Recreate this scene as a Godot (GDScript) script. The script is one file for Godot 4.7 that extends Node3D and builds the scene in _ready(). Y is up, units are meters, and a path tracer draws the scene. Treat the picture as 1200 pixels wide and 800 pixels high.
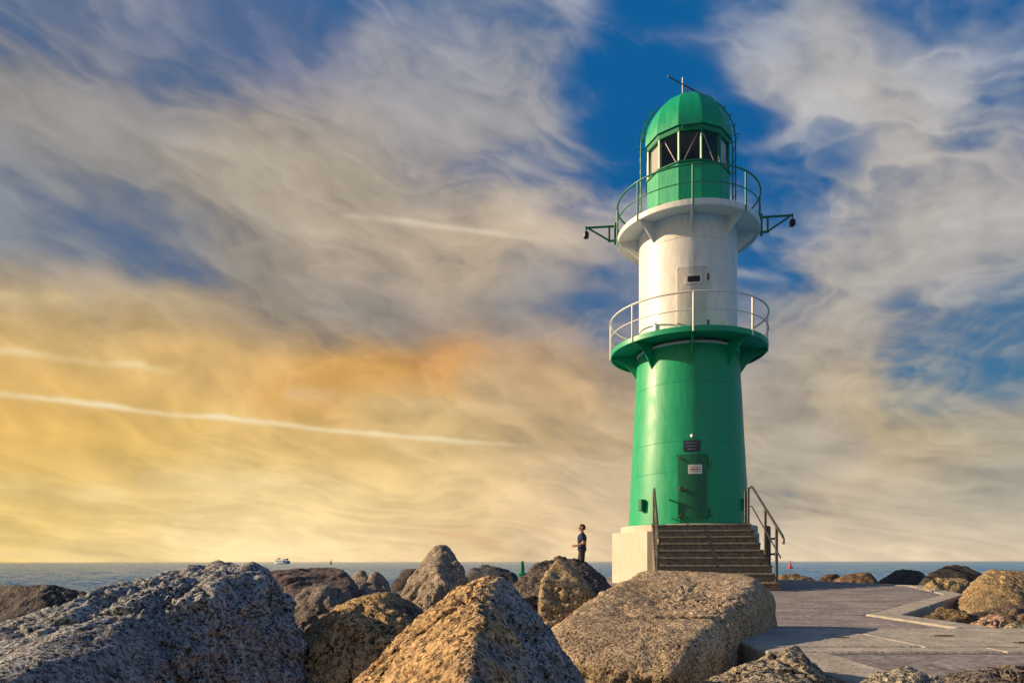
extends Node3D
# A green and white harbour lighthouse at the end of a boulder-lined mole.
# World: floor of the mole is y = 0, the sea lies 2 m below, the camera looks along -z.

const SEA_Y := -2.0
const FACE := -0.183          # turn of the tower's door and stairs
const TOWER := Vector3(4.69, 0.0, -18.2)

var T := PackedVector3Array()   # triangles of the part being built
var M := {}
var used := {}
var rng := RandomNumberGenerator.new()


func _ready() -> void:
	rng.seed = 11
	camera_and_light()
	make_materials()
	make_sea()
	make_embankment()
	make_pavement()
	make_pedestal()
	make_stairs()
	make_lighthouse()
	make_handrail(-1.0, "dark steel handrail on the pedestal side of the stairs")
	make_handrail(1.0, "dark steel handrail on the stair side next to open sea")
	make_signal_post()
	make_boulders()
	make_rubble()
	make_person()
	make_vessels()


func camera_and_light() -> void:
	var cam := Camera3D.new()
	cam.name = "camera"
	add_child(cam)
	cam.position = Vector3(0, 0.54, 0)
	cam.projection = Camera3D.PROJECTION_FRUSTUM
	cam.near = 0.1
	cam.far = 9000.0
	cam.size = 0.1                              # 53 degrees high, lens shifted upwards
	cam.frustum_offset = Vector2(0.0, 0.0323)
	cam.rotation_degrees.z = -0.08
	cam.current = true
	var env := Environment.new()
	env.background_mode = Environment.BG_SKY
	env.tonemap_mode = Environment.TONE_MAPPER_LINEAR
	env.tonemap_exposure = 1.5
	env.sdfgi_enabled = true
	env.ssao_enabled = true
	env.ssil_enabled = true
	var sm := PanoramaSkyMaterial.new()
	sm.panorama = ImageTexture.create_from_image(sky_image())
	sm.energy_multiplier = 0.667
	env.sky = Sky.new()
	env.sky.sky_material = sm
	var we := WorldEnvironment.new()
	we.name = "world_environment"
	we.environment = env
	add_child(we)
	var sun := DirectionalLight3D.new()
	sun.name = "sun"
	sun.light_energy = 1.6
	sun.light_color = Color(1.0, 0.86, 0.68)
	sun.light_angular_distance = 0.5
	sun.shadow_enabled = true
	add_child(sun)
	sun.look_at_from_position(Vector3.ZERO, -sun_dir())


func sun_dir() -> Vector3:
	var el := deg_to_rad(23.0)
	var az := deg_to_rad(-83.0)     # from straight ahead, to the left
	return Vector3(sin(az) * cos(el), sin(el), -cos(az) * cos(el))


# ---------------------------------------------------------------- sky

func lin(c: Color) -> Color:
	return c.srgb_to_linear()


func sky_image() -> Image:
	# soft fields of cloud colour (rgb) and cover (a) by direction, in degrees
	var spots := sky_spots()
	var cw := 180
	var ch := 46
	var control := Image.create(cw, ch, false, Image.FORMAT_RGBAF)
	for j in ch:
		var el := 90.0 - j * 2.0
		var ca := cos(deg_to_rad(el))
		for i in cw:
			var az := -180.0 + i * 2.0
			var acc := Vector4.ZERO
			var ws := 0.0
			for s in spots:
				var da: float = fposmod(az - s[0] + 180.0, 360.0) - 180.0
				var de: float = el - s[1]
				da *= ca
				var w: float = exp(-(da * da * s[6] + de * de * s[7])) + 1e-9
				acc += Vector4(s[2], s[3], s[4], s[5]) * w
				ws += w
			acc /= ws
			control.set_pixel(i, j, Color(acc.x, acc.y, acc.z, acc.w))
	control.resize(1440, 368, Image.INTERPOLATE_CUBIC)
	var wisp := FastNoiseLite.new()
	wisp.seed = 4
	wisp.noise_type = FastNoiseLite.TYPE_SIMPLEX_SMOOTH
	wisp.frequency = 1.0
	wisp.fractal_octaves = 6
	wisp.fractal_gain = 0.52
	var warp := FastNoiseLite.new()
	warp.seed = 9
	warp.noise_type = FastNoiseLite.TYPE_SIMPLEX_SMOOTH
	warp.frequency = 1.0
	warp.fractal_octaves = 4
	var W := 4096
	var H := 2048
	# coarse over the whole dome, fine over the part with the lighthouse
	var coarse := Image.create(512, 130, false, Image.FORMAT_RGBF)
	for j in 130:
		for i in 512:
			coarse.set_pixel(i, j, sky_color((i * 8 + 4.0) / W * 360.0 - 180.0, 90.0 - (j * 8 + 4.0) / H * 180.0, control, wisp, warp))
	coarse.resize(W, 1040, Image.INTERPOLATE_CUBIC)
	var x0 := 1580
	var x1 := 2516
	var y0 := 512
	var y1 := 1030
	for j in range(y0, y1):
		for i in range(x0, x1):
			coarse.set_pixel(i, j, sky_color((i + 0.5) / W * 360.0 - 180.0, 90.0 - (j + 0.5) / H * 180.0, control, wisp, warp))
	var full := Image.create(W, H, false, Image.FORMAT_RGBF)
	full.fill(Color(0.2, 0.22, 0.24))
	# the panorama's first column looks straight ahead
	full.blit_rect(coarse, Rect2i(W / 2, 0, W / 2, 1040), Vector2i.ZERO)
	full.blit_rect(coarse, Rect2i(0, 0, W / 2, 1040), Vector2i(W / 2, 0))
	return full


func sky_color(az: float, el: float, control: Image, wisp: FastNoiseLite, warp: FastNoiseLite) -> Color:
	var a := deg_to_rad(az)
	var e := deg_to_rad(maxf(el, -1.0))
	var d := Vector3(sin(a) * cos(e), sin(e), -cos(a) * cos(e))
	# the cloud bands lean: down to the right, less so low over the sea
	var lean := lerpf(0.09, 0.23, smoothstep(2.0, 20.0, el)) + 0.12 * smoothstep(-20.0, 30.0, az) * (1.0 - smoothstep(60.0, 120.0, az))
	var p := Vector3(d.x * cos(lean) - d.y * sin(lean), d.x * sin(lean) + d.y * cos(lean), d.z)
	var wx := warp.get_noise_3d(p.x * 2.6, p.y * 6.0, p.z * 2.6)
	var wy := warp.get_noise_3d(p.x * 2.6 + 31.0, p.y * 6.0, p.z * 2.6 + 7.0)
	var flat := clampf(el / 16.0, 0.15, 1.0)
	var sa := az + wx * 8.0
	var se := clampf(el + wy * 3.0 * flat, 0.0, 89.0)
	var u := fposmod((sa + 180.0) * 4.0, 1440.0)
	var v := clampf((90.0 - se) * 4.0, 0.0, 366.9)
	var iu := int(u)
	var iv := int(v)
	var c00 := control.get_pixel(iu, iv)
	var c10 := control.get_pixel((iu + 1) % 1440, iv)
	var c01 := control.get_pixel(iu, mini(iv + 1, 367))
	var c11 := control.get_pixel((iu + 1) % 1440, mini(iv + 1, 367))
	var c := c00.lerp(c10, u - iu).lerp(c01.lerp(c11, u - iu), v - iv)
	var n := wisp.get_noise_3d(p.x * 3.6 + wx * 0.2, p.y * 8.5 + wy * 0.35, p.z * 3.6)
	var n2 := wisp.get_noise_3d(p.x * 8.0 + 50.0 + wx * 0.3, p.y * 20.0 + wy * 0.4, p.z * 8.0 + 20.0)
	var n3 := wisp.get_noise_3d(p.x * 20.0 + n * 0.5, p.y * 34.0 + 9.0 + n2 * 0.5, p.z * 22.0)
	# fibres combed out by the wind, long and level low over the sea
	var long := lerpf(62.0, 24.0, smoothstep(3.0, 24.0, el))
	var f := warp.get_noise_3d(p.x * 3.6 + 3.0 + n * 0.3, p.y * long * 0.8 + n2 * 0.35 + wy * 1.2, p.z * 3.6 + 60.0)
	var fibre := pow(clampf(1.0 - absf(f) * 2.6, 0.0, 1.0), 1.5)
	var cover := smoothstep(-0.55, 0.5, (c.a - 0.43) * 1.5 + n * 0.7 + n2 * 0.36 + n3 * 0.12 + (fibre - 0.4) * 0.24)
	# clear air: deep blue above, paler and warmer towards the horizon
	var up := clampf(el / 36.0, 0.0, 1.0)
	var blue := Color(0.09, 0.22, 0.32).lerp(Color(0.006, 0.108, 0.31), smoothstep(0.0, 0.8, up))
	blue = blue.lerp(Color(0.09, 0.145, 0.27), 0.75 * (1.0 - smoothstep(-26.0, -2.0, az)) * smoothstep(-150.0, -120.0, az))      # thin veil on the sun's side
	var cloud := Color(c.r, c.g, c.b)
	var light := 1.05 + 0.27 * n2 + 0.30 * n + 0.09 * n3 * flat + 0.13 * (fibre - 0.4)
	cloud = Color(cloud.r * light, cloud.g * lerpf(1.0, light, 0.97), cloud.b * lerpf(1.0, light, 0.9))
	var out := blue.lerp(cloud, cover)
	# aircraft trails and bright streaks of high cloud: [azimuth range, elevation at both ends, sag, width, strength]
	for t in TRAILS:
		var q: float = (az - t[0]) / (t[1] - t[0])
		if q > -0.02 and q < 1.05:
			var mid: float = lerpf(t[2], t[3], q) + t[4] * 4.0 * q * (1.0 - q) + wy * 0.5 * t[7] + n2 * 0.35 * t[7]
			var off: float = (el - mid) / t[5]
			var s: float = exp(-off * off) * t[6] * smoothstep(-0.02, 0.04, q) * (1.0 - smoothstep(0.75, 1.04, q)) * (0.8 + 0.9 * n2)
			s = clampf(s, 0.0, 1.0)
			out = out.lerp(Color(t[8], t[9], t[10]), s)
	return Color(maxf(out.r, 0.004), maxf(out.g, 0.01), maxf(out.b, 0.02))


func sky_spots() -> Array:      # [azimuth, elevation, cloud colour, cover, sharpness across and up]
	return [
		[-35.5, 33.0, 0.188, 0.205, 0.262, 0.60, 0.0772, 0.1189], [-29.4, 34.8, 0.156, 0.188, 0.283, 0.50, 0.0772, 0.1189], [-22.4, 36.4, 0.061, 0.114, 0.283, 0.30, 0.0772, 0.1189], [-14.7, 37.6, 0.114, 0.156, 0.305, 0.40, 0.0772, 0.1189],
		[-6.4, 38.4, 0.262, 0.283, 0.352, 0.70, 0.0772, 0.1189], [2.1, 38.6, 0.223, 0.262, 0.352, 0.65, 0.0772, 0.1189], [8.9, 38.2, 0.045, 0.114, 0.305, 0.10, 0.0772, 0.1189], [20.6, 36.7, 0.188, 0.242, 0.352, 0.40, 0.0772, 0.1189],
		[26.6, 35.5, 0.376, 0.366, 0.376, 0.70, 0.0772, 0.1189], [32.0, 34.1, 0.223, 0.262, 0.352, 0.30, 0.0772, 0.1189], [35.9, 32.8, 0.188, 0.242, 0.352, 0.15, 0.0772, 0.1189], [-35.5, 29.6, 0.305, 0.283, 0.262, 0.80, 0.0772, 0.1189],
		[-29.4, 31.3, 0.305, 0.283, 0.283, 0.80, 0.0772, 0.1189], [-22.4, 32.8, 0.413, 0.352, 0.296, 0.95, 0.0772, 0.1189], [-14.7, 34.0, 0.342, 0.314, 0.296, 0.88, 0.0772, 0.1189], [-6.4, 34.7, 0.305, 0.296, 0.314, 0.75, 0.0772, 0.1189],
		[2.1, 34.9, 0.376, 0.361, 0.352, 0.80, 0.0772, 0.1189], [8.9, 34.6, 0.127, 0.171, 0.305, 0.08, 0.0772, 0.1189], [20.6, 33.1, 0.445, 0.429, 0.423, 0.80, 0.0772, 0.1189], [26.6, 32.0, 0.479, 0.451, 0.423, 0.88, 0.0772, 0.1189],
		[32.0, 30.6, 0.434, 0.418, 0.413, 0.75, 0.0772, 0.1189], [35.9, 29.5, 0.305, 0.328, 0.376, 0.35, 0.0772, 0.1189], [-35.5, 25.9, 0.223, 0.231, 0.254, 0.60, 0.0772, 0.1189], [-29.4, 27.5, 0.305, 0.283, 0.254, 0.88, 0.0772, 0.1189],
		[-22.4, 28.9, 0.376, 0.328, 0.262, 0.95, 0.0772, 0.1189], [-14.7, 30.0, 0.445, 0.371, 0.283, 0.95, 0.0772, 0.1189], [-6.4, 30.7, 0.328, 0.296, 0.283, 0.78, 0.0772, 0.1189], [2.1, 30.8, 0.223, 0.242, 0.305, 0.50, 0.0772, 0.1189],
		[8.9, 30.6, 0.188, 0.223, 0.328, 0.10, 0.0772, 0.1189], [20.6, 29.2, 0.305, 0.328, 0.376, 0.20, 0.0772, 0.1189], [26.6, 28.1, 0.429, 0.407, 0.392, 0.80, 0.0772, 0.1189], [32.0, 26.9, 0.456, 0.423, 0.392, 0.85, 0.0772, 0.1189],
		[35.9, 25.8, 0.376, 0.366, 0.376, 0.70, 0.0772, 0.1189], [-35.5, 22.1, 0.162, 0.205, 0.270, 0.50, 0.0772, 0.1189], [-29.4, 23.4, 0.205, 0.223, 0.254, 0.60, 0.0772, 0.1189], [-22.4, 24.7, 0.305, 0.270, 0.231, 0.85, 0.0772, 0.1189],
		[-14.7, 25.7, 0.402, 0.328, 0.254, 0.95, 0.0772, 0.1189], [-6.4, 26.3, 0.546, 0.434, 0.305, 1.00, 0.0772, 0.1189], [2.1, 26.4, 0.610, 0.491, 0.352, 1.00, 0.0772, 0.1189], [8.9, 26.2, 0.352, 0.314, 0.296, 0.60, 0.0772, 0.1189],
		[20.6, 25.0, 0.262, 0.283, 0.328, 0.15, 0.0772, 0.1189], [26.6, 24.0, 0.392, 0.366, 0.361, 0.75, 0.0772, 0.1189], [32.0, 22.9, 0.456, 0.418, 0.381, 0.85, 0.0772, 0.1189], [35.9, 21.9, 0.392, 0.371, 0.366, 0.75, 0.0772, 0.1189],
		[-35.5, 17.9, 0.597, 0.413, 0.188, 1.00, 0.0772, 0.1189], [-29.4, 19.1, 0.445, 0.332, 0.188, 1.00, 0.0772, 0.1189], [-22.4, 20.2, 0.305, 0.254, 0.195, 0.90, 0.0772, 0.1189], [-14.7, 21.0, 0.262, 0.242, 0.223, 0.90, 0.0772, 0.1189],
		[-6.4, 21.6, 0.342, 0.287, 0.242, 0.90, 0.0772, 0.1189], [2.1, 21.7, 0.270, 0.266, 0.283, 0.70, 0.0772, 0.1189], [8.9, 21.4, 0.188, 0.216, 0.283, 0.40, 0.0772, 0.1189], [20.6, 20.4, 0.205, 0.231, 0.283, 0.50, 0.0772, 0.1189],
		[26.6, 19.6, 0.392, 0.356, 0.319, 0.78, 0.0772, 0.1189], [32.0, 18.6, 0.328, 0.314, 0.305, 0.65, 0.0772, 0.1189], [35.9, 17.8, 0.188, 0.223, 0.262, 0.15, 0.0772, 0.1189], [-35.5, 13.6, 0.651, 0.413, 0.144, 1.00, 0.0772, 0.1189],
		[-29.4, 14.5, 0.694, 0.445, 0.162, 1.00, 0.0772, 0.1189], [-22.4, 15.4, 0.672, 0.423, 0.162, 1.00, 0.0772, 0.1189], [-14.7, 16.1, 0.638, 0.342, 0.098, 1.00, 0.0772, 0.1189], [-6.4, 16.5, 0.610, 0.319, 0.107, 1.00, 0.0772, 0.1189],
		[2.1, 16.6, 0.468, 0.305, 0.168, 1.00, 0.0772, 0.1189], [8.9, 16.4, 0.314, 0.250, 0.188, 0.90, 0.0772, 0.1189], [20.6, 15.6, 0.361, 0.319, 0.275, 0.85, 0.0772, 0.1189], [26.6, 14.9, 0.468, 0.386, 0.292, 0.90, 0.0772, 0.1189],
		[32.0, 14.2, 0.305, 0.305, 0.283, 0.40, 0.0772, 0.1189], [35.9, 13.5, 0.223, 0.254, 0.270, 0.20, 0.0772, 0.1189], [-35.5, 9.1, 0.672, 0.423, 0.122, 1.00, 0.0772, 0.1189], [-29.4, 9.8, 0.723, 0.474, 0.150, 1.00, 0.0772, 0.1189],
		[-22.4, 10.3, 0.738, 0.497, 0.181, 1.00, 0.0772, 0.1189], [-14.7, 10.8, 0.687, 0.456, 0.175, 1.00, 0.0772, 0.1189], [-6.4, 11.1, 0.617, 0.429, 0.198, 1.00, 0.0772, 0.1189], [2.1, 11.2, 0.578, 0.413, 0.220, 1.00, 0.0772, 0.1189],
		[8.9, 11.0, 0.491, 0.376, 0.242, 1.00, 0.0772, 0.1189], [20.6, 10.5, 0.413, 0.356, 0.283, 0.95, 0.0772, 0.1189], [26.6, 10.0, 0.539, 0.423, 0.262, 1.00, 0.0772, 0.1189], [32.0, 9.5, 0.497, 0.407, 0.270, 1.00, 0.0772, 0.1189],
		[35.9, 9.1, 0.434, 0.376, 0.283, 0.95, 0.0772, 0.1189], [-35.5, 4.5, 0.791, 0.552, 0.195, 1.00, 0.0772, 0.1189], [-29.4, 4.9, 0.807, 0.571, 0.231, 1.00, 0.0772, 0.1189], [-22.4, 5.2, 0.855, 0.638, 0.296, 1.00, 0.0772, 0.1189],
		[-14.7, 5.4, 0.855, 0.631, 0.305, 1.00, 0.0772, 0.1189], [-6.4, 5.5, 0.791, 0.571, 0.296, 1.00, 0.0772, 0.1189], [2.1, 5.6, 0.723, 0.521, 0.296, 1.00, 0.0772, 0.1189], [8.9, 5.5, 0.624, 0.468, 0.296, 1.00, 0.0772, 0.1189],
		[20.6, 5.2, 0.468, 0.402, 0.319, 1.00, 0.0772, 0.1189], [26.6, 5.0, 0.527, 0.434, 0.319, 1.00, 0.0772, 0.1189], [32.0, 4.7, 0.445, 0.392, 0.305, 0.95, 0.0772, 0.1189], [35.9, 4.5, 0.381, 0.361, 0.305, 0.95, 0.0772, 0.1189],
		[-35.5, 0.8, 0.839, 0.597, 0.231, 1.00, 0.0772, 0.1189], [-29.4, 0.8, 0.871, 0.644, 0.283, 1.00, 0.0772, 0.1189], [-22.4, 0.9, 0.913, 0.708, 0.376, 1.00, 0.0772, 0.1189], [-14.7, 0.9, 0.896, 0.687, 0.381, 1.00, 0.0772, 0.1189],
		[-6.4, 0.9, 0.839, 0.610, 0.342, 1.00, 0.0772, 0.1189], [2.1, 0.9, 0.784, 0.578, 0.352, 1.00, 0.0772, 0.1189], [8.9, 0.9, 0.716, 0.552, 0.361, 1.00, 0.0772, 0.1189], [20.6, 0.9, 0.694, 0.558, 0.386, 1.00, 0.0772, 0.1189],
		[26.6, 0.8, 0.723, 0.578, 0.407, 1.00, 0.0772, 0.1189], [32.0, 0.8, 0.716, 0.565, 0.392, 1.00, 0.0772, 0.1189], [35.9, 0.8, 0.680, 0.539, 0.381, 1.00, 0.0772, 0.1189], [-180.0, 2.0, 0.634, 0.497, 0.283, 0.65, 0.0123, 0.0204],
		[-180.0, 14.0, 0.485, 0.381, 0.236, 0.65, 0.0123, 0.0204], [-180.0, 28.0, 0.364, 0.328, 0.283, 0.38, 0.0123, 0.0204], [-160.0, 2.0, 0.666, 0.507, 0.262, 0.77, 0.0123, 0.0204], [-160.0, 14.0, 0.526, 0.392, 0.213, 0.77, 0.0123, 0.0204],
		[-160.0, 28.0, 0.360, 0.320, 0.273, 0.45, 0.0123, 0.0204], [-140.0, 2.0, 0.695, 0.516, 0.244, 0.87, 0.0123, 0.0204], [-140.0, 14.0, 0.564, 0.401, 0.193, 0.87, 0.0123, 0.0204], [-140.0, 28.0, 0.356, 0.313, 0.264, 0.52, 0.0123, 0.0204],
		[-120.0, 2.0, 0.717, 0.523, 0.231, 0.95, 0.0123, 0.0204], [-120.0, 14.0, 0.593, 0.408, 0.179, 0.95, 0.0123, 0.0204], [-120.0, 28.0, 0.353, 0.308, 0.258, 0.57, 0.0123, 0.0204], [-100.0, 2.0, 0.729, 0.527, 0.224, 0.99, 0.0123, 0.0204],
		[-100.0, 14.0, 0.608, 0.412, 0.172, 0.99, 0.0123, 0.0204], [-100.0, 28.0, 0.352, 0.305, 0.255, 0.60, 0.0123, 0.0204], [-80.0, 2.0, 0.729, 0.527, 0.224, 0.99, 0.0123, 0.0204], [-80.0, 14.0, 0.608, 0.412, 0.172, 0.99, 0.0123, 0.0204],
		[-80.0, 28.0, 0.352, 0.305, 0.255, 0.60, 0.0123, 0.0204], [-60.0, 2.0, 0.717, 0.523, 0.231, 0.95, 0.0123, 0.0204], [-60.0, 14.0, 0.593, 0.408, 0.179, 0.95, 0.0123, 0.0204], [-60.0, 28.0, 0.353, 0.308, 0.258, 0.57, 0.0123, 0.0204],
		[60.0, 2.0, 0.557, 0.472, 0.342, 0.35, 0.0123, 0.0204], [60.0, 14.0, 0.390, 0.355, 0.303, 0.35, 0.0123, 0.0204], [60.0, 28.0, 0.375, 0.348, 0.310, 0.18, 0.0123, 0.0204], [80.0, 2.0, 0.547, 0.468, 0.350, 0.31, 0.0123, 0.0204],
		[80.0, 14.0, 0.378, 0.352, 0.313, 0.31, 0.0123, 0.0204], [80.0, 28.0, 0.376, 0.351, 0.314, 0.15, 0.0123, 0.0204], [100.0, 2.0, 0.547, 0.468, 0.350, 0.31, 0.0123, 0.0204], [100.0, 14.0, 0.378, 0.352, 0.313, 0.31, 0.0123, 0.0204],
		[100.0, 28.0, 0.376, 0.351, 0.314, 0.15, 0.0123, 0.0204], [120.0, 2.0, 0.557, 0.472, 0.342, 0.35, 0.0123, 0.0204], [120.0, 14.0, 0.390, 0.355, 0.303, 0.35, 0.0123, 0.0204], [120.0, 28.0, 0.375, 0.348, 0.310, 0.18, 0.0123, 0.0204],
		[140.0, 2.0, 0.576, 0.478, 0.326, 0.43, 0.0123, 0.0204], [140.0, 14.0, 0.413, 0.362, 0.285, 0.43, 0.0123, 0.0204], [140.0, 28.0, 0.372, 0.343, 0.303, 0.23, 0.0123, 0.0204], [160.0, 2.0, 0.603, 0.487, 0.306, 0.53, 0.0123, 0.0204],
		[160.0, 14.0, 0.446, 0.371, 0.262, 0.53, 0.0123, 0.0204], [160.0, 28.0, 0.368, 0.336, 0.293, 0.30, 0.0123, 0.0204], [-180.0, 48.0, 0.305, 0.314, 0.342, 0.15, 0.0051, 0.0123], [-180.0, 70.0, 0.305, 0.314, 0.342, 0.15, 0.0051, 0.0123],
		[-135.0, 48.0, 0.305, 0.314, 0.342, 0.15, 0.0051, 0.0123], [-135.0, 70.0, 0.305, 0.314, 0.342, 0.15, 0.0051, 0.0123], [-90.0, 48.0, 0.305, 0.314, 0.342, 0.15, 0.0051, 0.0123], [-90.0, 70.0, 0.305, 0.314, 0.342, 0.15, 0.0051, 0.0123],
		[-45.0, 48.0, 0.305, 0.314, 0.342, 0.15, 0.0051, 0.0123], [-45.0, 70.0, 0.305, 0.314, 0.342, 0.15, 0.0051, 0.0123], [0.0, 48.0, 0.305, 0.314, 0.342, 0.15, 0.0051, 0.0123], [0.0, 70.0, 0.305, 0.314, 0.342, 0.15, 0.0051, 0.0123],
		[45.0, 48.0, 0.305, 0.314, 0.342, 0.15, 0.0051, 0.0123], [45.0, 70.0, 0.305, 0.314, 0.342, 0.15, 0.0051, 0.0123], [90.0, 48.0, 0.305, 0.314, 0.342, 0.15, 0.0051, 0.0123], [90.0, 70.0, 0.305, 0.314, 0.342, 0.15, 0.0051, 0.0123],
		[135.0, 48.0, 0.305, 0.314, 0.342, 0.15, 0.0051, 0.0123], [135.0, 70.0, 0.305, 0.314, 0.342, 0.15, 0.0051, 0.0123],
	]


const TRAILS := [
	[-39.523, 2.862, 11.447, 9.914, 0.000, 0.200, 0.800, 0.850, 0.913, 0.776, 0.485],
	[-38.660, -25.699, 13.924, 14.160, 0.150, 0.280, 0.700, 1.000, 0.871, 0.701, 0.376],
	[-39.523, -28.258, 5.289, 4.407, 0.100, 0.550, 0.450, 0.900, 0.913, 0.730, 0.352],
	[-23.629, -19.290, 25.313, 25.042, 0.000, 0.250, 0.000, 0.600, 0.753, 0.644, 0.515],
	[-14.036, 2.862, 26.325, 25.380, 0.100, 0.220, 0.550, 0.500, 0.776, 0.658, 0.503],
	[18.134, 22.721, 21.935, 20.889, 0.000, 0.300, 0.450, 0.800, 0.578, 0.546, 0.515],
	[-38.660, -32.518, 16.989, 17.986, 0.000, 0.500, 0.450, 0.900, 0.831, 0.644, 0.305],
	[-7.125, -0.716, 2.344, 1.861, 0.000, 0.350, 0.300, 1.000, 0.753, 0.376, 0.188],
	[-18.650, 2.862, 13.069, 12.665, 0.200, 0.600, 0.350, 1.000, 0.855, 0.644, 0.376],
	[-28.811, -12.680, 6.126, 5.780, 0.300, 0.800, 0.350, 1.000, 0.913, 0.730, 0.402],
	[-38.220, -23.025, 0.731, 0.527, 0.000, 0.350, 0.350, 0.600, 0.913, 0.716, 0.352],
]


# ---------------------------------------------------------------- naming and shapes

func numbered(called: String) -> String:
	var n: int = used.get(called, 0)
	used[called] = n + 1
	return called if n == 0 else "%s_%03d" % [called, n]


func tag(o: Node, label: String, category: String, group := "") -> Node:
	o.set_meta("label", label)
	o.set_meta("category", category)
	if group != "":
		o.set_meta("group", group)
	return o


func thing(called: String, label: String, category: String, at := Vector3.ZERO, turn := 0.0, group := "") -> Node3D:
	var o := Node3D.new()
	o.name = numbered(called)
	add_child(o)
	o.position = at
	o.rotation.y = turn
	tag(o, label, category, group)
	return o


func hold(called: String, mesh: Mesh, m: Material, parent: Node) -> MeshInstance3D:
	var o := MeshInstance3D.new()
	o.mesh = mesh
	o.material_override = m
	o.cast_shadow = GeometryInstance3D.SHADOW_CASTING_SETTING_ON
	if parent == self:
		o.name = numbered(called)
		add_child(o)
	else:
		o.name = called
		parent.add_child(o, true)
	return o


func begin() -> void:
	T = PackedVector3Array()


func tri(a: Vector3, b: Vector3, c: Vector3) -> void:      # a b c anticlockwise as seen from outside
	T.append(a); T.append(c); T.append(b)


func quad(a: Vector3, b: Vector3, c: Vector3, d: Vector3) -> void:
	tri(a, b, c)
	tri(a, c, d)


func commit(crease := 35.0) -> ArrayMesh:
	var n := T.size()
	var fn := PackedVector3Array()
	fn.resize(n / 3)
	var at := {}
	for f in n / 3:
		var a := T[f * 3]
		fn[f] = (T[f * 3 + 2] - a).cross(T[f * 3 + 1] - a)
		if crease > 0.0:
			for k in 3:
				var key := Vector3i((T[f * 3 + k] * 20000.0).round())
				if at.has(key):
					at[key].append(f)
				else:
					at[key] = [f]
	var ns := PackedVector3Array()
	ns.resize(n)
	var lim := cos(deg_to_rad(crease))
	for f in n / 3:
		var me := fn[f].normalized()
		for k in 3:
			if crease <= 0.0:
				ns[f * 3 + k] = me
				continue
			var s := Vector3.ZERO
			for g in at[Vector3i((T[f * 3 + k] * 20000.0).round())]:
				if fn[g].normalized().dot(me) >= lim:
					s += fn[g]
			ns[f * 3 + k] = s.normalized() if s.length() > 1e-12 else me
	var arr := []
	arr.resize(Mesh.ARRAY_MAX)
	arr[Mesh.ARRAY_VERTEX] = T
	arr[Mesh.ARRAY_NORMAL] = ns
	var mesh := ArrayMesh.new()
	mesh.add_surface_from_arrays(Mesh.PRIMITIVE_TRIANGLES, arr)
	return mesh


func put(called: String, m: Material, parent: Node, crease := 35.0) -> MeshInstance3D:
	return hold(called, commit(crease), m, parent)


func lathe(profile: Array, seg := 64, a0 := 0.0, a1 := TAU) -> void:      # [radius, height] upwards along the outside
	for i in seg:
		var p := a0 + (a1 - a0) * i / seg
		var q := a0 + (a1 - a0) * (i + 1) / seg
		for j in profile.size() - 1:
			var r0: float = profile[j][0]
			var r1: float = profile[j + 1][0]
			var h0: float = profile[j][1]
			var h1: float = profile[j + 1][1]
			var a := Vector3(sin(p) * r0, h0, cos(p) * r0)
			var b := Vector3(sin(q) * r0, h0, cos(q) * r0)
			var c := Vector3(sin(q) * r1, h1, cos(q) * r1)
			var d := Vector3(sin(p) * r1, h1, cos(p) * r1)
			if r0 > 1e-6:
				tri(a, b, c)
			if r1 > 1e-6:
				tri(a, c, d)


func tube(path: Array, r: float, sides := 8, r_end := -1.0) -> void:
	var rings := []
	var side := Vector3.ZERO
	for i in path.size():
		var p: Vector3 = path[i]
		var back: Vector3 = path[maxi(i - 1, 0)]
		var ahead: Vector3 = path[mini(i + 1, path.size() - 1)]
		var t := (ahead - back).normalized()
		if side == Vector3.ZERO:
			side = t.cross(Vector3.UP if absf(t.y) < 0.9 else Vector3.RIGHT).normalized()
		else:
			side = (side - t * side.dot(t)).normalized()
		var other := t.cross(side)
		var rr := r if r_end < 0.0 else lerpf(r, r_end, float(i) / (path.size() - 1))
		var ring := []
		for k in sides:
			var a := TAU * k / sides
			ring.append(p + (side * cos(a) + other * sin(a)) * rr)
		rings.append(ring)
	for i in path.size() - 1:
		for k in sides:
			var k2 := (k + 1) % sides
			quad(rings[i][k], rings[i][k2], rings[i + 1][k2], rings[i + 1][k])
	for k in range(1, sides - 1):
		tri(rings[0][0], rings[0][k + 1], rings[0][k])
		var e: Array = rings[path.size() - 1]
		tri(e[0], e[k], e[k + 1])


func ring_path(r: float, h: float, n := 72) -> Array:
	var out := []
	for i in n:
		out.append(Vector3(sin(TAU * i / n) * r, h, cos(TAU * i / n) * r))
	return out


func hoop(r: float, h: float, tr: float, n := 72, sides := 8) -> void:
	for i in n:
		var p := TAU * i / n
		var q := TAU * (i + 1) / n
		for k in sides:
			var a := TAU * k / sides
			var b := TAU * (k + 1) / sides
			var pts := []
			for w in [[p, a], [q, a], [q, b], [p, b]]:
				var rr: float = r + cos(w[1]) * tr
				pts.append(Vector3(sin(w[0]) * rr, h + sin(w[1]) * tr, cos(w[0]) * rr))
			quad(pts[0], pts[1], pts[2], pts[3])


func face_out(pts: Array, mid: Vector3) -> void:
	var nrm: Vector3 = (pts[1] - pts[0]).cross(pts[2] - pts[0])
	var c: Vector3 = (pts[0] + pts[1] + pts[2]) / 3.0
	if nrm.dot(c - mid) < 0.0:
		pts.reverse()
	if pts.size() == 3:
		tri(pts[0], pts[1], pts[2])
	else:
		quad(pts[0], pts[1], pts[2], pts[3])


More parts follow.
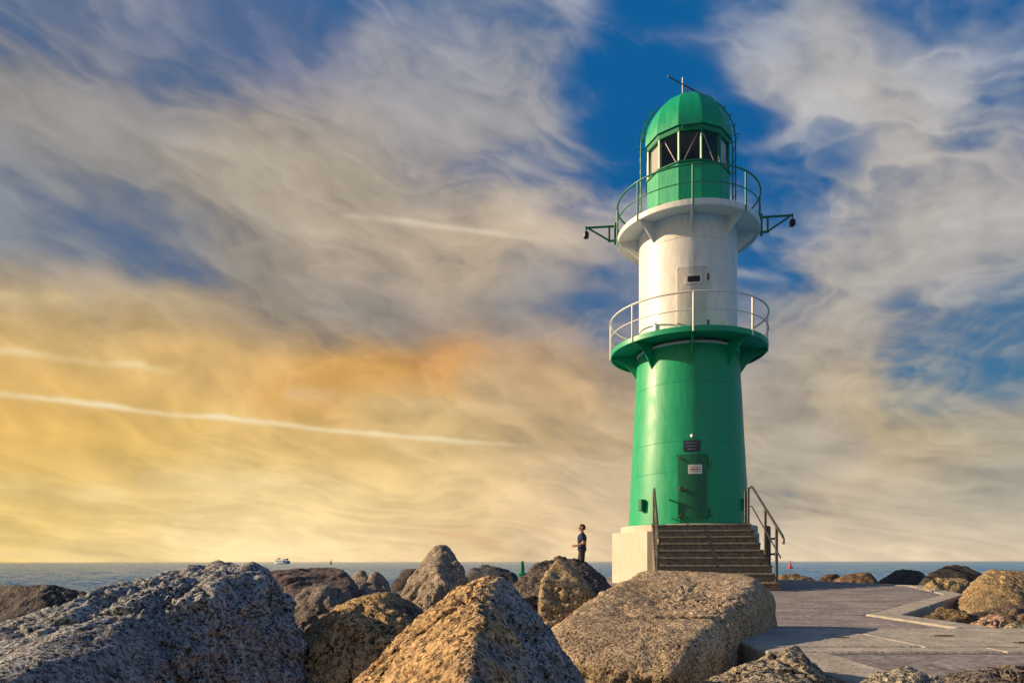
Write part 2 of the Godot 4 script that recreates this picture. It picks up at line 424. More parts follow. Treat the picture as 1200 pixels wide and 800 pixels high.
func box(mid: Vector3, size: Vector3, bevel := 0.01, turn := Basis.IDENTITY) -> void:
	var h := size * 0.5
	var b := minf(bevel, minf(h.x, minf(h.y, h.z)) * 0.9)
	var v := func(s: Vector3, k: int) -> Vector3:
		var p := Vector3(s.x * (h.x - b), s.y * (h.y - b), s.z * (h.z - b))
		p[k] = s[k] * h[k]
		return mid + turn * p
	for k in 3:
		var i := (k + 1) % 3
		var j := (k + 2) % 3
		for s in [-1.0, 1.0]:
			var f := []
			for w in [[-1, -1], [1, -1], [1, 1], [-1, 1]]:
				var sg := Vector3.ZERO
				sg[k] = s; sg[i] = w[0]; sg[j] = w[1]
				f.append(v.call(sg, k))
			face_out(f, mid)
			for s2 in [-1.0, 1.0]:      # the bevel between faces k and i
				var p := Vector3.ZERO
				p[k] = s; p[i] = s2; p[j] = -1
				var q := p
				q[j] = 1
				face_out([v.call(p, k), v.call(q, k), v.call(q, i), v.call(p, i)], mid)
	for x in [-1.0, 1.0]:
		for y in [-1.0, 1.0]:
			for z in [-1.0, 1.0]:
				var s := Vector3(x, y, z)
				face_out([v.call(s, 0), v.call(s, 1), v.call(s, 2)], mid)


func prism(poly: PackedVector2Array, y0: float, y1: float, chamfer := 0.0) -> void:      # poly in (x, z)
	var idx := Geometry2D.triangulate_polygon(poly)
	var inner := poly
	if chamfer > 0.0:
		var off := Geometry2D.offset_polygon(poly, -chamfer, Geometry2D.JOIN_MITER)
		if off.size() == 1 and off[0].size() == poly.size():
			# match the two outlines by nearest corner
			inner = PackedVector2Array()
			for p in poly:
				var best: Vector2 = off[0][0]
				for q in off[0]:
					if q.distance_to(p) < best.distance_to(p):
						best = q
				inner.append(best)
		else:
			chamfer = 0.0
	var cw := Geometry2D.is_polygon_clockwise(poly)
	for i in range(0, idx.size(), 3):
		var a := Vector3(inner[idx[i]].x, y1, inner[idx[i]].y)
		var b := Vector3(inner[idx[i + 1]].x, y1, inner[idx[i + 1]].y)
		var c := Vector3(inner[idx[i + 2]].x, y1, inner[idx[i + 2]].y)
		if (b - a).cross(c - a).y < 0.0:
			tri(a, c, b)
		else:
			tri(a, b, c)
	for i in poly.size():
		var p := poly[i]
		var q := poly[(i + 1) % poly.size()]
		var ip := inner[i]
		var iq := inner[(i + 1) % poly.size()]
		var w := [Vector3(p.x, y0, p.y), Vector3(q.x, y0, q.y), Vector3(q.x, y1 - chamfer, q.y), Vector3(p.x, y1 - chamfer, p.y)]
		var e := [Vector3(p.x, y1 - chamfer, p.y), Vector3(q.x, y1 - chamfer, q.y), Vector3(iq.x, y1, iq.y), Vector3(ip.x, y1, ip.y)]
		if cw:
			w.reverse()
			e.reverse()
		# on the (x, z) plane an anticlockwise outline runs clockwise seen from above
		quad(w[3], w[2], w[1], w[0])
		if chamfer > 0.0:
			quad(e[3], e[2], e[1], e[0])


func plate(outline: Array, base: Transform3D, thick: float) -> void:      # outline in the plate's own x, y; thick along z
	var poly := PackedVector2Array(outline)
	var idx := Geometry2D.triangulate_polygon(poly)
	for s in [-0.5, 0.5]:
		for i in range(0, idx.size(), 3):
			var a := Vector3(poly[idx[i]].x, poly[idx[i]].y, s * thick)
			var b := Vector3(poly[idx[i + 1]].x, poly[idx[i + 1]].y, s * thick)
			var c := Vector3(poly[idx[i + 2]].x, poly[idx[i + 2]].y, s * thick)
			if ((b - a).cross(c - a).z > 0.0) != (s > 0.0):
				var w := b
				b = c
				c = w
			tri(base * a, base * b, base * c)
	var cw := Geometry2D.is_polygon_clockwise(poly)
	for i in poly.size():
		var p := poly[i]
		var q := poly[(i + 1) % poly.size()]
		if cw == (Geometry2D.is_polygon_clockwise(PackedVector2Array([Vector2(0, 0), Vector2(1, 0), Vector2(1, 1)]))):
			quad(base * Vector3(p.x, p.y, -thick / 2), base * Vector3(q.x, q.y, -thick / 2), base * Vector3(q.x, q.y, thick / 2), base * Vector3(p.x, p.y, thick / 2))
		else:
			quad(base * Vector3(q.x, q.y, -thick / 2), base * Vector3(p.x, p.y, -thick / 2), base * Vector3(p.x, p.y, thick / 2), base * Vector3(q.x, q.y, thick / 2))


func round_rect(w: float, h: float, r: float, n := 4) -> Array:
	var out := []
	for c in [[w / 2 - r, h / 2 - r, 0.0], [-w / 2 + r, h / 2 - r, PI / 2], [-w / 2 + r, -h / 2 + r, PI], [w / 2 - r, -h / 2 + r, PI * 1.5]]:
		for i in n + 1:
			var a: float = c[2] + PI / 2 * i / n
			out.append(Vector2(c[0] + cos(a) * r, c[1] + sin(a) * r))
	return out


# ---------------------------------------------------------------- materials

func noise_image(size: int, freq: float, kind: int, octaves: int, sd: int) -> Image:
	var f := FastNoiseLite.new()
	f.seed = sd
	f.noise_type = kind
	f.frequency = freq
	f.fractal_octaves = octaves
	if kind == FastNoiseLite.TYPE_CELLULAR:
		f.cellular_return_type = FastNoiseLite.RETURN_CELL_VALUE
		f.fractal_type = FastNoiseLite.FRACTAL_NONE
		f.cellular_jitter = 1.0
	return f.get_seamless_image(size, size, false, false, 0.15, true)


func tex(img: Image) -> ImageTexture:
	img.generate_mipmaps()
	return ImageTexture.create_from_image(img)


func mixed(size: int, layers: Array, lo: Color, hi: Color, contrast := 1.0) -> Image:      # layers of [image, weight]; colours are linear
	var out := Image.create(size, size, false, Image.FORMAT_RGB8)
	for y in size:
		for x in size:
			var v := 0.0
			for l in layers:
				v += (l[0].get_pixel(x, y).r - 0.5) * l[1]
			v = clampf(0.5 + v * contrast, 0.0, 1.0)
			out.set_pixel(x, y, lo.lerp(hi, v).linear_to_srgb())
	return out


func grey(size: int, layers: Array, lo := 0.0, hi := 1.0) -> Image:
	var out := Image.create(size, size, false, Image.FORMAT_L8)
	for y in size:
		for x in size:
			var v := 0.0
			for l in layers:
				v += (l[0].get_pixel(x, y).r - 0.5) * l[1]
			v = lerpf(lo, hi, clampf(0.5 + v, 0.0, 1.0))
			out.set_pixel(x, y, Color(v, v, v))
	return out


func mat(color: Color, rough := 0.6, metal := 0.0) -> StandardMaterial3D:      # colour in linear values
	var m := StandardMaterial3D.new()
	m.albedo_color = color.linear_to_srgb()
	m.roughness = rough
	m.metallic = metal
	return m


func tri_map(m: StandardMaterial3D, per_metre: float, world := false) -> StandardMaterial3D:
	m.uv1_triplanar = true
	m.uv1_world_triplanar = world
	m.uv1_scale = Vector3.ONE * per_metre
	m.uv1_triplanar_sharpness = 4.0
	return m


func bump(m: StandardMaterial3D, t: Texture2D, cm: float) -> StandardMaterial3D:
	m.heightmap_enabled = true
	m.heightmap_texture = t
	m.heightmap_scale = cm
	return m


func make_materials() -> void:
	var S := 512
	var SI := FastNoiseLite.TYPE_SIMPLEX_SMOOTH
	var CE := FastNoiseLite.TYPE_CELLULAR
	var soft := noise_image(S, 0.012, SI, 5, 1)
	var fine := noise_image(S, 0.11, SI, 3, 2)
	var grain := noise_image(S, 0.075, CE, 1, 3)
	var small := noise_image(S, 0.16, CE, 1, 5)
	var rough := noise_image(S, 0.035, SI, 4, 6)
	var granite := tex(mixed(S, [[grain, 0.9], [small, 0.9], [fine, 0.4], [rough, 0.3]], Color(0.03, 0.03, 0.035), Color(1.0, 0.99, 0.97), 1.15))
	var sandy := tex(mixed(S, [[grain, 0.7], [small, 0.9], [fine, 0.35], [rough, 0.25]], Color(0.07, 0.06, 0.055), Color(1.0, 0.97, 0.92), 1.1))
	var pits := tex(grey(S, [[rough, 0.35], [grain, 0.55], [fine, 0.35], [small, 0.45]]))
	for k in ["granite", "granite_fine", "granite_coarse", "sandy", "sandy_coarse"]:
		var m := tri_map(mat(Color.WHITE, 0.92), {"granite": 2.0, "granite_fine": 3.0, "granite_coarse": 1.5, "sandy": 2.1, "sandy_coarse": 1.6}[k])
		m.albedo_texture = granite if k.begins_with("granite") else sandy
		m.vertex_color_use_as_albedo = true
		m.metallic_specular = 0.35
		M[k] = bump(m, pits, {"granite": 0.6, "granite_fine": 0.4, "granite_coarse": 0.8, "sandy": 0.4, "sandy_coarse": 0.6}[k])
	# paints
	var worn := tex(mixed(S, [[soft, 0.7], [rough, 0.5], [fine, 0.2]], Color(0.76, 0.76, 0.75), Color(1, 1, 1), 1.0))
	var gloss := tex(grey(S, [[soft, 0.7], [fine, 0.3]], 0.30, 0.58))
	var dents := tex(grey(S, [[soft, 1.0]]))
	var green := Color(0.003, 0.40, 0.195)
	for k in ["green", "dark_green", "white", "door_white", "cream"]:
		var c: Color = {"green": green, "dark_green": Color(0.003, 0.17, 0.085), "white": Color(0.90, 0.88, 0.86), "door_white": Color(0.74, 0.70, 0.66), "cream": Color(0.60, 0.57, 0.50)}[k]
		var m := tri_map(mat(c, 1.0), 0.45)
		m.uv1_scale = Vector3(0.9, 0.22, 0.9)      # weathering runs down the plates
		m.albedo_texture = worn
		m.roughness_texture = gloss
		m.roughness_texture_channel = BaseMaterial3D.TEXTURE_CHANNEL_RED
		M[k] = bump(m, dents, 0.25)
	M.cream.roughness = 1.0
	M.cream.roughness_texture = null
	M.trim_green = mat(Color(0.004, 0.20, 0.10), 0.4)
	M.trim_white = mat(Color(0.78, 0.75, 0.71), 0.4)
	M.steel = mat(Color(0.10, 0.095, 0.09), 0.42, 0.6)
	M.black = mat(Color(0.012, 0.012, 0.014), 0.5)
	M.strut = mat(Color(0.62, 0.6, 0.58), 0.35, 0.2)
	M.aerial = mat(Color(0.05, 0.05, 0.06), 0.5, 0.4)
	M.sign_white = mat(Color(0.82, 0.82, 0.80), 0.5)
	M.sign_red = mat(Color(0.5, 0.02, 0.02), 0.5)
	M.sign_blue = mat(Color(0.03, 0.035, 0.08), 0.4)
	M.sign_grey = mat(Color(0.2, 0.22, 0.3), 0.5)
	var g := StandardMaterial3D.new()
	g.transparency = BaseMaterial3D.TRANSPARENCY_ALPHA
	g.albedo_color = Color(0.05, 0.05, 0.13, 0.3)
	g.roughness = 0.03
	M.glass = g
	# ground
	var tar := tri_map(mat(Color.WHITE, 0.95), 0.23, true)
	tar.albedo_texture = tex(mixed(S, [[small, 0.5], [soft, 0.9], [fine, 0.7], [rough, 0.5]], Color(0.115, 0.107, 0.115), Color(0.29, 0.272, 0.285), 1.0))
	M.asphalt = bump(tar, tex(grey(S, [[fine, 0.8], [small, 0.5]])), 0.8)
	var con := tri_map(mat(Color.WHITE, 0.95), 0.55, true)
	con.albedo_texture = tex(mixed(S, [[soft, 0.8], [fine, 0.35], [small, 0.35], [rough, 0.4]], Color(0.21, 0.20, 0.18), Color(0.44, 0.42, 0.38), 1.0))
	M.concrete = bump(con, pits, 0.4)
	var st := tri_map(mat(Color.WHITE, 0.95), 1.1, false)
	st.albedo_texture = tex(mixed(S, [[soft, 0.7], [small, 0.4], [grain, 0.4], [rough, 0.5]], Color(0.075, 0.068, 0.06), Color(0.28, 0.255, 0.225), 1.0))
	M.stair = bump(st, pits, 0.6)
	var ea := tri_map(mat(Color(0.10, 0.09, 0.08), 1.0), 0.8, true)
	ea.albedo_texture = sandy
	M.earth = bump(ea, pits, 4.0)
	# sea
	var wa := noise_image(S, 0.02, SI, 5, 21)
	var wb := noise_image(S, 0.06, SI, 3, 22)
	var sea := tri_map(mat(Color(0.0, 0.18, 0.43), 0.14), 0.11, true)
	sea.metallic_specular = 0.24
	M.sea = bump(sea, tex(grey(S, [[wa, 0.8], [wb, 0.5]])), 22.0)
	# cloth and skin
	M.skin = mat(Color(0.44, 0.22, 0.14), 0.55)
	M.shirt = mat(Color(0.012, 0.025, 0.10), 0.9)
	M.trousers = mat(Color(0.025, 0.027, 0.032), 0.9)
	M.hair = mat(Color(0.02, 0.013, 0.01), 0.7)
	M.red = mat(Color(0.55, 0.02, 0.03), 0.45)
	M.buoy_green = mat(Color(0.01, 0.22, 0.08), 0.45)
	M.ship_white = mat(Color(0.78, 0.78, 0.76), 0.4)
	M.ship_blue = mat(Color(0.02, 0.10, 0.30), 0.4)
	M.ship_dark = mat(Color(0.05, 0.05, 0.05), 0.5)


# ---------------------------------------------------------------- setting

func make_sea() -> void:
	var wv := FastNoiseLite.new()
	wv.seed = 3
	wv.noise_type = FastNoiseLite.TYPE_SIMPLEX_SMOOTH
	wv.frequency = 1.0
	wv.fractal_octaves = 4
	var xs := 400
	var zs := 520
	var vs := PackedVector3Array()
	var ns := PackedVector3Array()
	var ix := PackedInt32Array()
	for j in zs + 1:
		var z := -14.0 * pow(1500.0 / 14.0, float(j) / zs)      # rows grow with distance
		var half := 40.0 - z * 1.05
		for i in xs + 1:
			var x := lerpf(-half, half, float(i) / xs)
			var edge := minf(1.0, minf(minf(i, xs - i) / 8.0, minf(j, zs - j) / 8.0))
			var gust := 0.75 + 0.5 * wv.get_noise_2d(x * 0.012, z * 0.02 + 90.0)
			var h := (wv.get_noise_2d(x * 0.11 + z * 0.05, z * 0.26) * 0.36 + wv.get_noise_2d(x * 0.4, z * 0.8 + 40.0) * 0.13) * edge * gust
			vs.append(Vector3(x, h, z))
	for j in zs + 1:
		for i in xs + 1:
			var l := vs[j * (xs + 1) + maxi(i - 1, 0)]
			var r := vs[j * (xs + 1) + mini(i + 1, xs)]
			var n := vs[mini(j + 1, zs) * (xs + 1) + i]
			var f := vs[maxi(j - 1, 0) * (xs + 1) + i]
			ns.append((f - n).cross(r - l).normalized())
			if ns[ns.size() - 1].y < 0.0:
				ns[ns.size() - 1] *= -1.0
	for j in zs:
		for i in xs:
			var a := j * (xs + 1) + i
			var b := a + 1
			var c := a + xs + 1
			var d := c + 1
			ix.append_array([a, c, b, b, c, d])      # seen from above
	# the rest of the sheet, out to the horizon, a little below the waves' mean
	var rings := [0.0, 20.0, 60.0, 160.0, 400.0, 1000.0, 2500.0, 7000.0]
	var base := vs.size()
	for r in rings:
		for k in 96:
			vs.append(Vector3(sin(TAU * k / 96) * r, -0.3 if r < 1200.0 else 0.0, -cos(TAU * k / 96) * r))
			ns.append(Vector3.UP)
	for r in rings.size() - 1:
		for k in 96:
			var a := base + r * 96 + k
			var b := base + r * 96 + (k + 1) % 96
			var c := a + 96
			var d := b + 96
			ix.append_array([a, c, b, b, c, d])
	for t in range(0, ix.size(), 3):
		var a := vs[ix[t]]
		if (vs[ix[t + 2]] - a).cross(vs[ix[t + 1]] - a).y < 0.0:
			var w := ix[t + 1]
			ix[t + 1] = ix[t + 2]
			ix[t + 2] = w
	var arr := []
	arr.resize(Mesh.ARRAY_MAX)
	arr[Mesh.ARRAY_VERTEX] = vs
	arr[Mesh.ARRAY_NORMAL] = ns
	arr[Mesh.ARRAY_INDEX] = ix
	var mesh := ArrayMesh.new()
	mesh.add_surface_from_arrays(Mesh.PRIMITIVE_TRIANGLES, arr)
	var o := hold("sea", mesh, M.sea, self)
	o.position.y = SEA_Y
	o.set_meta("kind", "structure")


func v2(pts: Array) -> PackedVector2Array:      # [x, distance ahead] -> (x, z)
	var out := PackedVector2Array()
	for p in pts:
		out.append(Vector2(p[0], -p[1]))
	return out


func mole_outline() -> PackedVector2Array:
	return v2([[1.5, -4.0], [1.5, 9.6], [-1.1, 13.0], [-1.1, 20.2], [1.4, 23.7], [5.4, 23.7], [8.1, 20.2], [9.1, 15.0], [7.4, 11.0], [3.95, 6.72], [3.95, -4.0]])


func make_embankment() -> void:
	var poly := mole_outline()
	var f := FastNoiseLite.new()
	f.seed = 8
	f.frequency = 0.9
	f.fractal_octaves = 4
	begin()
	var nx := 110
	var nz := 120
	var grid := []
	for j in nz + 1:
		var row := []
		for i in nx + 1:
			var x := -16.0 + 38.0 * i / nx
			var z := 6.0 - 42.0 * j / nz
			var p := Vector2(x, z)
			var y := -0.3
			if not Geometry2D.is_point_in_polygon(p, poly):
				var best := 1e9
				for k in poly.size():
					var q := Geometry2D.get_closest_point_to_segment(p, poly[k], poly[(k + 1) % poly.size()])
					best = minf(best, q.distance_to(p))
				y = -0.3 - 0.5 * best + f.get_noise_2d(x, z) * 0.3 * minf(best, 1.0)
			row.append(Vector3(x, maxf(y, -3.2), z))
		grid.append(row)
	for j in nz:
		for i in nx:
			quad(grid[j][i], grid[j][i + 1], grid[j + 1][i + 1], grid[j + 1][i])
	var o := put("embankment", M.earth, self, 60.0)
	o.set_meta("kind", "structure")


func slab_row(parent: Node, inner: Array, outer: Array, long: float, y1: float) -> void:      # border stones between two lines of [x, distance]
	for k in inner.size() - 1:
		var a := Vector2(inner[k][0], -inner[k][1])
		var b := Vector2(inner[k + 1][0], -inner[k + 1][1])
		var c := Vector2(outer[k][0], -outer[k][1])
		var d := Vector2(outer[k + 1][0], -outer[k + 1][1])
		var n := maxi(1, roundi(a.distance_to(b) / long))
		var gap := 0.008 / a.distance_to(b)
		for i in n:
			var s := float(i) / n + gap
			var e := float(i + 1) / n - gap
			begin()
			prism(PackedVector2Array([a.lerp(b, s), a.lerp(b, e), c.lerp(d, e), c.lerp(d, s)]), -0.28, y1 + rng.randf_range(-0.004, 0.004), 0.012)
			put("border_slab", M.concrete, parent, 20.0)


func make_pavement() -> void:
	var o := Node3D.new()
	o.name = "mole_pavement"
	add_child(o)
	o.set_meta("kind", "structure")
	var panels := [
		[[1.84, -3.5], [3.53, -3.5], [3.53, 3.98], [1.84, 3.98]],
		[[1.5, 5.44], [3.53, 5.44], [3.53, 6.83], [1.5, 6.83]],
		[[1.5, 6.87], [3.53, 6.87], [7.02, 11.15], [8.68, 15.0], [7.72, 20.05], [5.18, 23.3], [1.62, 23.3], [-0.68, 20.05], [-0.68, 13.15], [1.5, 10.3]]]
	for p in panels:
		begin()
		prism(v2(p), -0.28, 0.0, 0.01)
		put("asphalt_panel", M.asphalt, o, 20.0)
	# concrete beam across the mole and the narrow strip before it
	for r in [[1.5, 2.55, 4.23, 5.41], [2.56, 4.35, 4.23, 5.41], [1.5, 2.9, 4.01, 4.21], [2.91, 4.35, 4.01, 4.21]]:
		begin()
		prism(v2([[r[0], r[2]], [r[1], r[2]], [r[1], r[3]], [r[0], r[3]]]), -0.28, 0.012 + rng.randf_range(-0.003, 0.003), 0.012)
		put("concrete_slab", M.concrete, o, 20.0)
	# left border towards the camera, right border with its step outwards, round the mole's head
	slab_row(o, [[1.82, -3.5], [1.82, 3.98]], [[1.5, -3.5], [1.5, 3.98]], 1.5, 0.01)
	slab_row(o, [[3.55, -3.5], [3.55, 3.98]], [[3.85, -3.5], [3.85, 3.98]], 1.5, 0.01)
	slab_row(o, [[3.55, 5.44], [3.55, 6.86], [7.05, 11.14], [8.72, 15.0], [7.76, 20.1], [5.2, 23.34], [1.6, 23.34], [-0.72, 20.08], [-0.72, 13.12], [1.28, 10.25]],
		[[3.85, 5.44], [3.85, 6.75], [7.31, 11.03], [9.02, 15.0], [8.03, 20.2], [5.4, 23.74], [1.4, 23.74], [-1.12, 20.25], [-1.12, 13.0], [0.95, 10.1]], 1.6, 0.012)
	# rust-brown stains on the beam
	for s in [[2.28, 4.72, 0.055, 0.018], [3.06, 4.83, 0.07, 0.012], [3.32, 4.42, 0.07, 0.02]]:
		begin()
		var rim := PackedVector2Array()
		for k in 14:
			var a := TAU * k / 14
			var w := rng.randf_range(0.7, 1.25)
			rim.append(Vector2(s[0] + cos(a) * s[2] * w, -s[1] + sin(a) * s[3] * w))
		prism(rim, 0.012, 0.0185)
		put("rust_stain", mat(Color(0.10, 0.06, 0.025), 0.95), o, 0.0)


func make_pedestal() -> void:
	var o := thing("concrete_pedestal", "cream painted concrete pedestal under the green lighthouse", "pedestal", TOWER, FACE)
	var turn := Transform3D(Basis(Vector3.UP, FACE), TOWER).affine_inverse()
	var rim := PackedVector2Array()
	for p in [[2.60, 17.7], [3.22, 16.25], [4.5, 15.98], [5.75, 16.3], [6.35, 17.5], [6.35, 19.1], [5.3, 20.3], [3.9, 20.3], [3.0, 19.3]]:
		var w: Vector3 = turn * Vector3(p[0], 0, -p[1])
		rim.append(Vector2(w.x, w.z))
	begin()
	prism(rim, -0.02, 1.275, 0.02)
	put("base_block", M.cream, o, 10.0)
	begin()
	lathe([[1.765, 1.272], [1.765, 1.445], [1.75, 1.46], [0.5, 1.46]], 72)
	put("plinth", M.cream, o)


func make_stairs() -> void:
	var o := thing("stone_stairs", "weathered brown stone stairs climbing to the green tower door", "stairs", TOWER, FACE)
	var w := 2.24
	var mid := 0.15
	for k in 9:
		var front := 2.2 + 0.42 * k
		var top := 1.42 * (9 - k) / 9.0
		var back := 1.74 if k == 0 else front - 0.418
		begin()
		box(Vector3(mid, (top - 0.045) / 2.0, (front + back) / 2.0), Vector3(w, top - 0.045, front - back), 0.006)
		var s := put("step", M.stair, o, 20.0)
		begin()
		box(Vector3(mid + rng.randf_range(-0.004, 0.004), top - 0.0215, (front + back) / 2.0 + 0.012), Vector3(w + 0.02, 0.043, front - back + 0.02), 0.012)
		put("tread", M.stair, s, 20.0)


func step_height(t: float) -> float:
	var k := clampi(ceili((t - 2.2) / 0.42), 0, 9)
	return 1.42 * (9 - k) / 9.0


func make_handrail(side: float, label: String) -> void:
	var o := thing("handrail", label, "handrail", TOWER, FACE, "handrails of the stairs")
	var x := 0.15 + side * 1.08
	var line := func(t: float) -> float: return 2.24 - maxf(0.0, t - 2.62) * 0.376
	begin()
	tube([Vector3(x, 2.24, 1.45), Vector3(x, 2.24, 2.55), Vector3(x, 2.22, 2.66), Vector3(x, line.call(5.9), 5.9), Vector3(x, line.call(6.0) - 0.03, 6.0), Vector3(x, line.call(6.0) - 0.12, 6.0)], 0.024, 10)
	put("top_rail", M.steel, o, 50.0)
	begin()
	tube([Vector3(x, 1.80, 1.50), Vector3(x, 1.80, 2.5), Vector3(x, 1.78, 2.62), Vector3(x, line.call(5.75) - 0.45, 5.75)], 0.015, 8)
	put("middle_rail", M.steel, o, 50.0)
	for t in [1.62, 2.1, 4.25, 5.38]:
		begin()
		var h: float = step_height(t)
		if t < 1.76:
			h = 1.46
		box(Vector3(x, (h + line.call(t)) / 2.0, t), Vector3(0.05, line.call(t) - h, 0.05), 0.008)
		box(Vector3(x, h + 0.006, t), Vector3(0.11, 0.012, 0.11), 0.003)
		put("post", M.steel, o, 20.0)


func make_signal_post() -> void:
	var o := thing("short_post", "short dark metal post with two stub arms behind the stairs", "post", Vector3(6.32, 0, -16.85))
	begin()
	lathe([[0.12, 0.0], [0.12, 0.05], [0.075, 0.07], [0.07, 1.38], [0.05, 1.42], [0.0, 1.43]], 16)
	put("pole", M.steel, o)
	for h in [1.1, 0.72]:
		begin()
		tube([Vector3(0, h, 0), Vector3(0.2, h + 0.01, 0.02)], 0.025, 8)
		tube([Vector3(0.2, h - 0.05, 0.02), Vector3(0.2, h + 0.05, 0.02)], 0.04, 10)
		put("stub_arm", M.steel, o)


# ---------------------------------------------------------------- lighthouse

func on_wall(a: float, r: float, h: float) -> Transform3D:      # z outwards, x to the right, y up
	return Transform3D(Basis(Vector3.UP, a), Vector3(sin(a) * r, h, cos(a) * r))


func cone_r(h: float) -> float:
	return lerpf(1.55, 1.32, clampf((h - 1.46) / 4.5, 0.0, 1.0))


func curved_panel(w: float, h: float, corner: float, r: float, mid: float, ang: float, proud: float, lean := 0.0) -> void:      # a door leaf that follows the wall
	var poly := PackedVector2Array(round_rect(w, h, corner, 6))
	var to3 := func(p: Vector2, out: float) -> Vector3:
		var rr := r - lean * p.y
		var a := ang + p.x / rr
		return Vector3(sin(a) * (rr + out), mid + p.y, cos(a) * (rr + out))
	# strips across, so that the face bends with the wall
	var n := 10
	for i in n:
		var u0 := -w / 2 + w * i / n
		var u1 := -w / 2 + w * (i + 1) / n
		var e0 := edge_y(u0, w, h, corner)
		var e1 := edge_y(u1, w, h, corner)
		quad(to3.call(Vector2(u0, -e0), proud), to3.call(Vector2(u1, -e1), proud), to3.call(Vector2(u1, e1), proud), to3.call(Vector2(u0, e0), proud))
	for i in poly.size():
		var p := poly[i]
		var q := poly[(i + 1) % poly.size()]
		quad(to3.call(p, 0.0 - 0.02), to3.call(q, -0.02), to3.call(q, proud), to3.call(p, proud))


func edge_y(u: float, w: float, h: float, c: float) -> float:
	var d := absf(u) - (w / 2 - c)
	if d <= 0.0:
		return h / 2
	return h / 2 - c + sqrt(maxf(0.0, c * c - d * d))


func gallery(o: Node3D, h: float, r_in: float, r_out: float, thick: float, m: Material, rail: Material, rail_h: float, reach: float, drop: float, called: String, curved: bool) -> Node3D:
	begin()
	lathe([[r_in - 0.06, h - thick * 0.45], [r_out - 0.05, h - thick * 0.45], [r_out - 0.045, h - thick], [r_out - 0.01, h - thick], [r_out, h - thick + 0.01], [r_out, h - 0.012], [r_out - 0.012, h], [r_in - 0.06, h]], 96)
	var deck := put(called, m, o)
	for k in 8:
		var a := TAU * k / 8.0 + 0.0
		var w := r_out - 0.05 - r_in
		var out := [Vector2(-0.03, -thick * 0.45), Vector2(-0.03, -drop)]
		if curved:
			for i in 7:
				var s := i / 6.0
				out.append(Vector2(w * s, -drop + (drop - thick * 0.9) * (1.0 - pow(1.0 - s, 1.9)) * 1.0))
		else:
			out.append(Vector2(0.02, -drop))
			out.append(Vector2(w * reach, -thick * 0.95))
		out.append(Vector2(w, -thick * 0.45))
		begin()
		plate(out, Transform3D(Basis(Vector3(sin(a), 0, cos(a)), Vector3.UP, Vector3(sin(a), 0, cos(a)).cross(Vector3.UP)), Vector3(sin(a) * r_in, h - 0.002, cos(a) * r_in)), 0.035)
		put("bracket", m, deck, 20.0)
		begin()
		tube([Vector3(sin(a) * (r_out - 0.0), h - thick, cos(a) * (r_out - 0.0)), Vector3(sin(a) * (r_out - 0.0), h + rail_h, cos(a) * (r_out - 0.0))], 0.026, 10)
		put("railing_post", rail, deck, 50.0)
	begin()
	hoop(r_out, h + rail_h, 0.024)
	put("top_rail", rail, deck, 60.0)
	begin()
	hoop(r_out, h + rail_h * 0.47, 0.014)
	put("middle_rail", rail, deck, 60.0)
	return deck


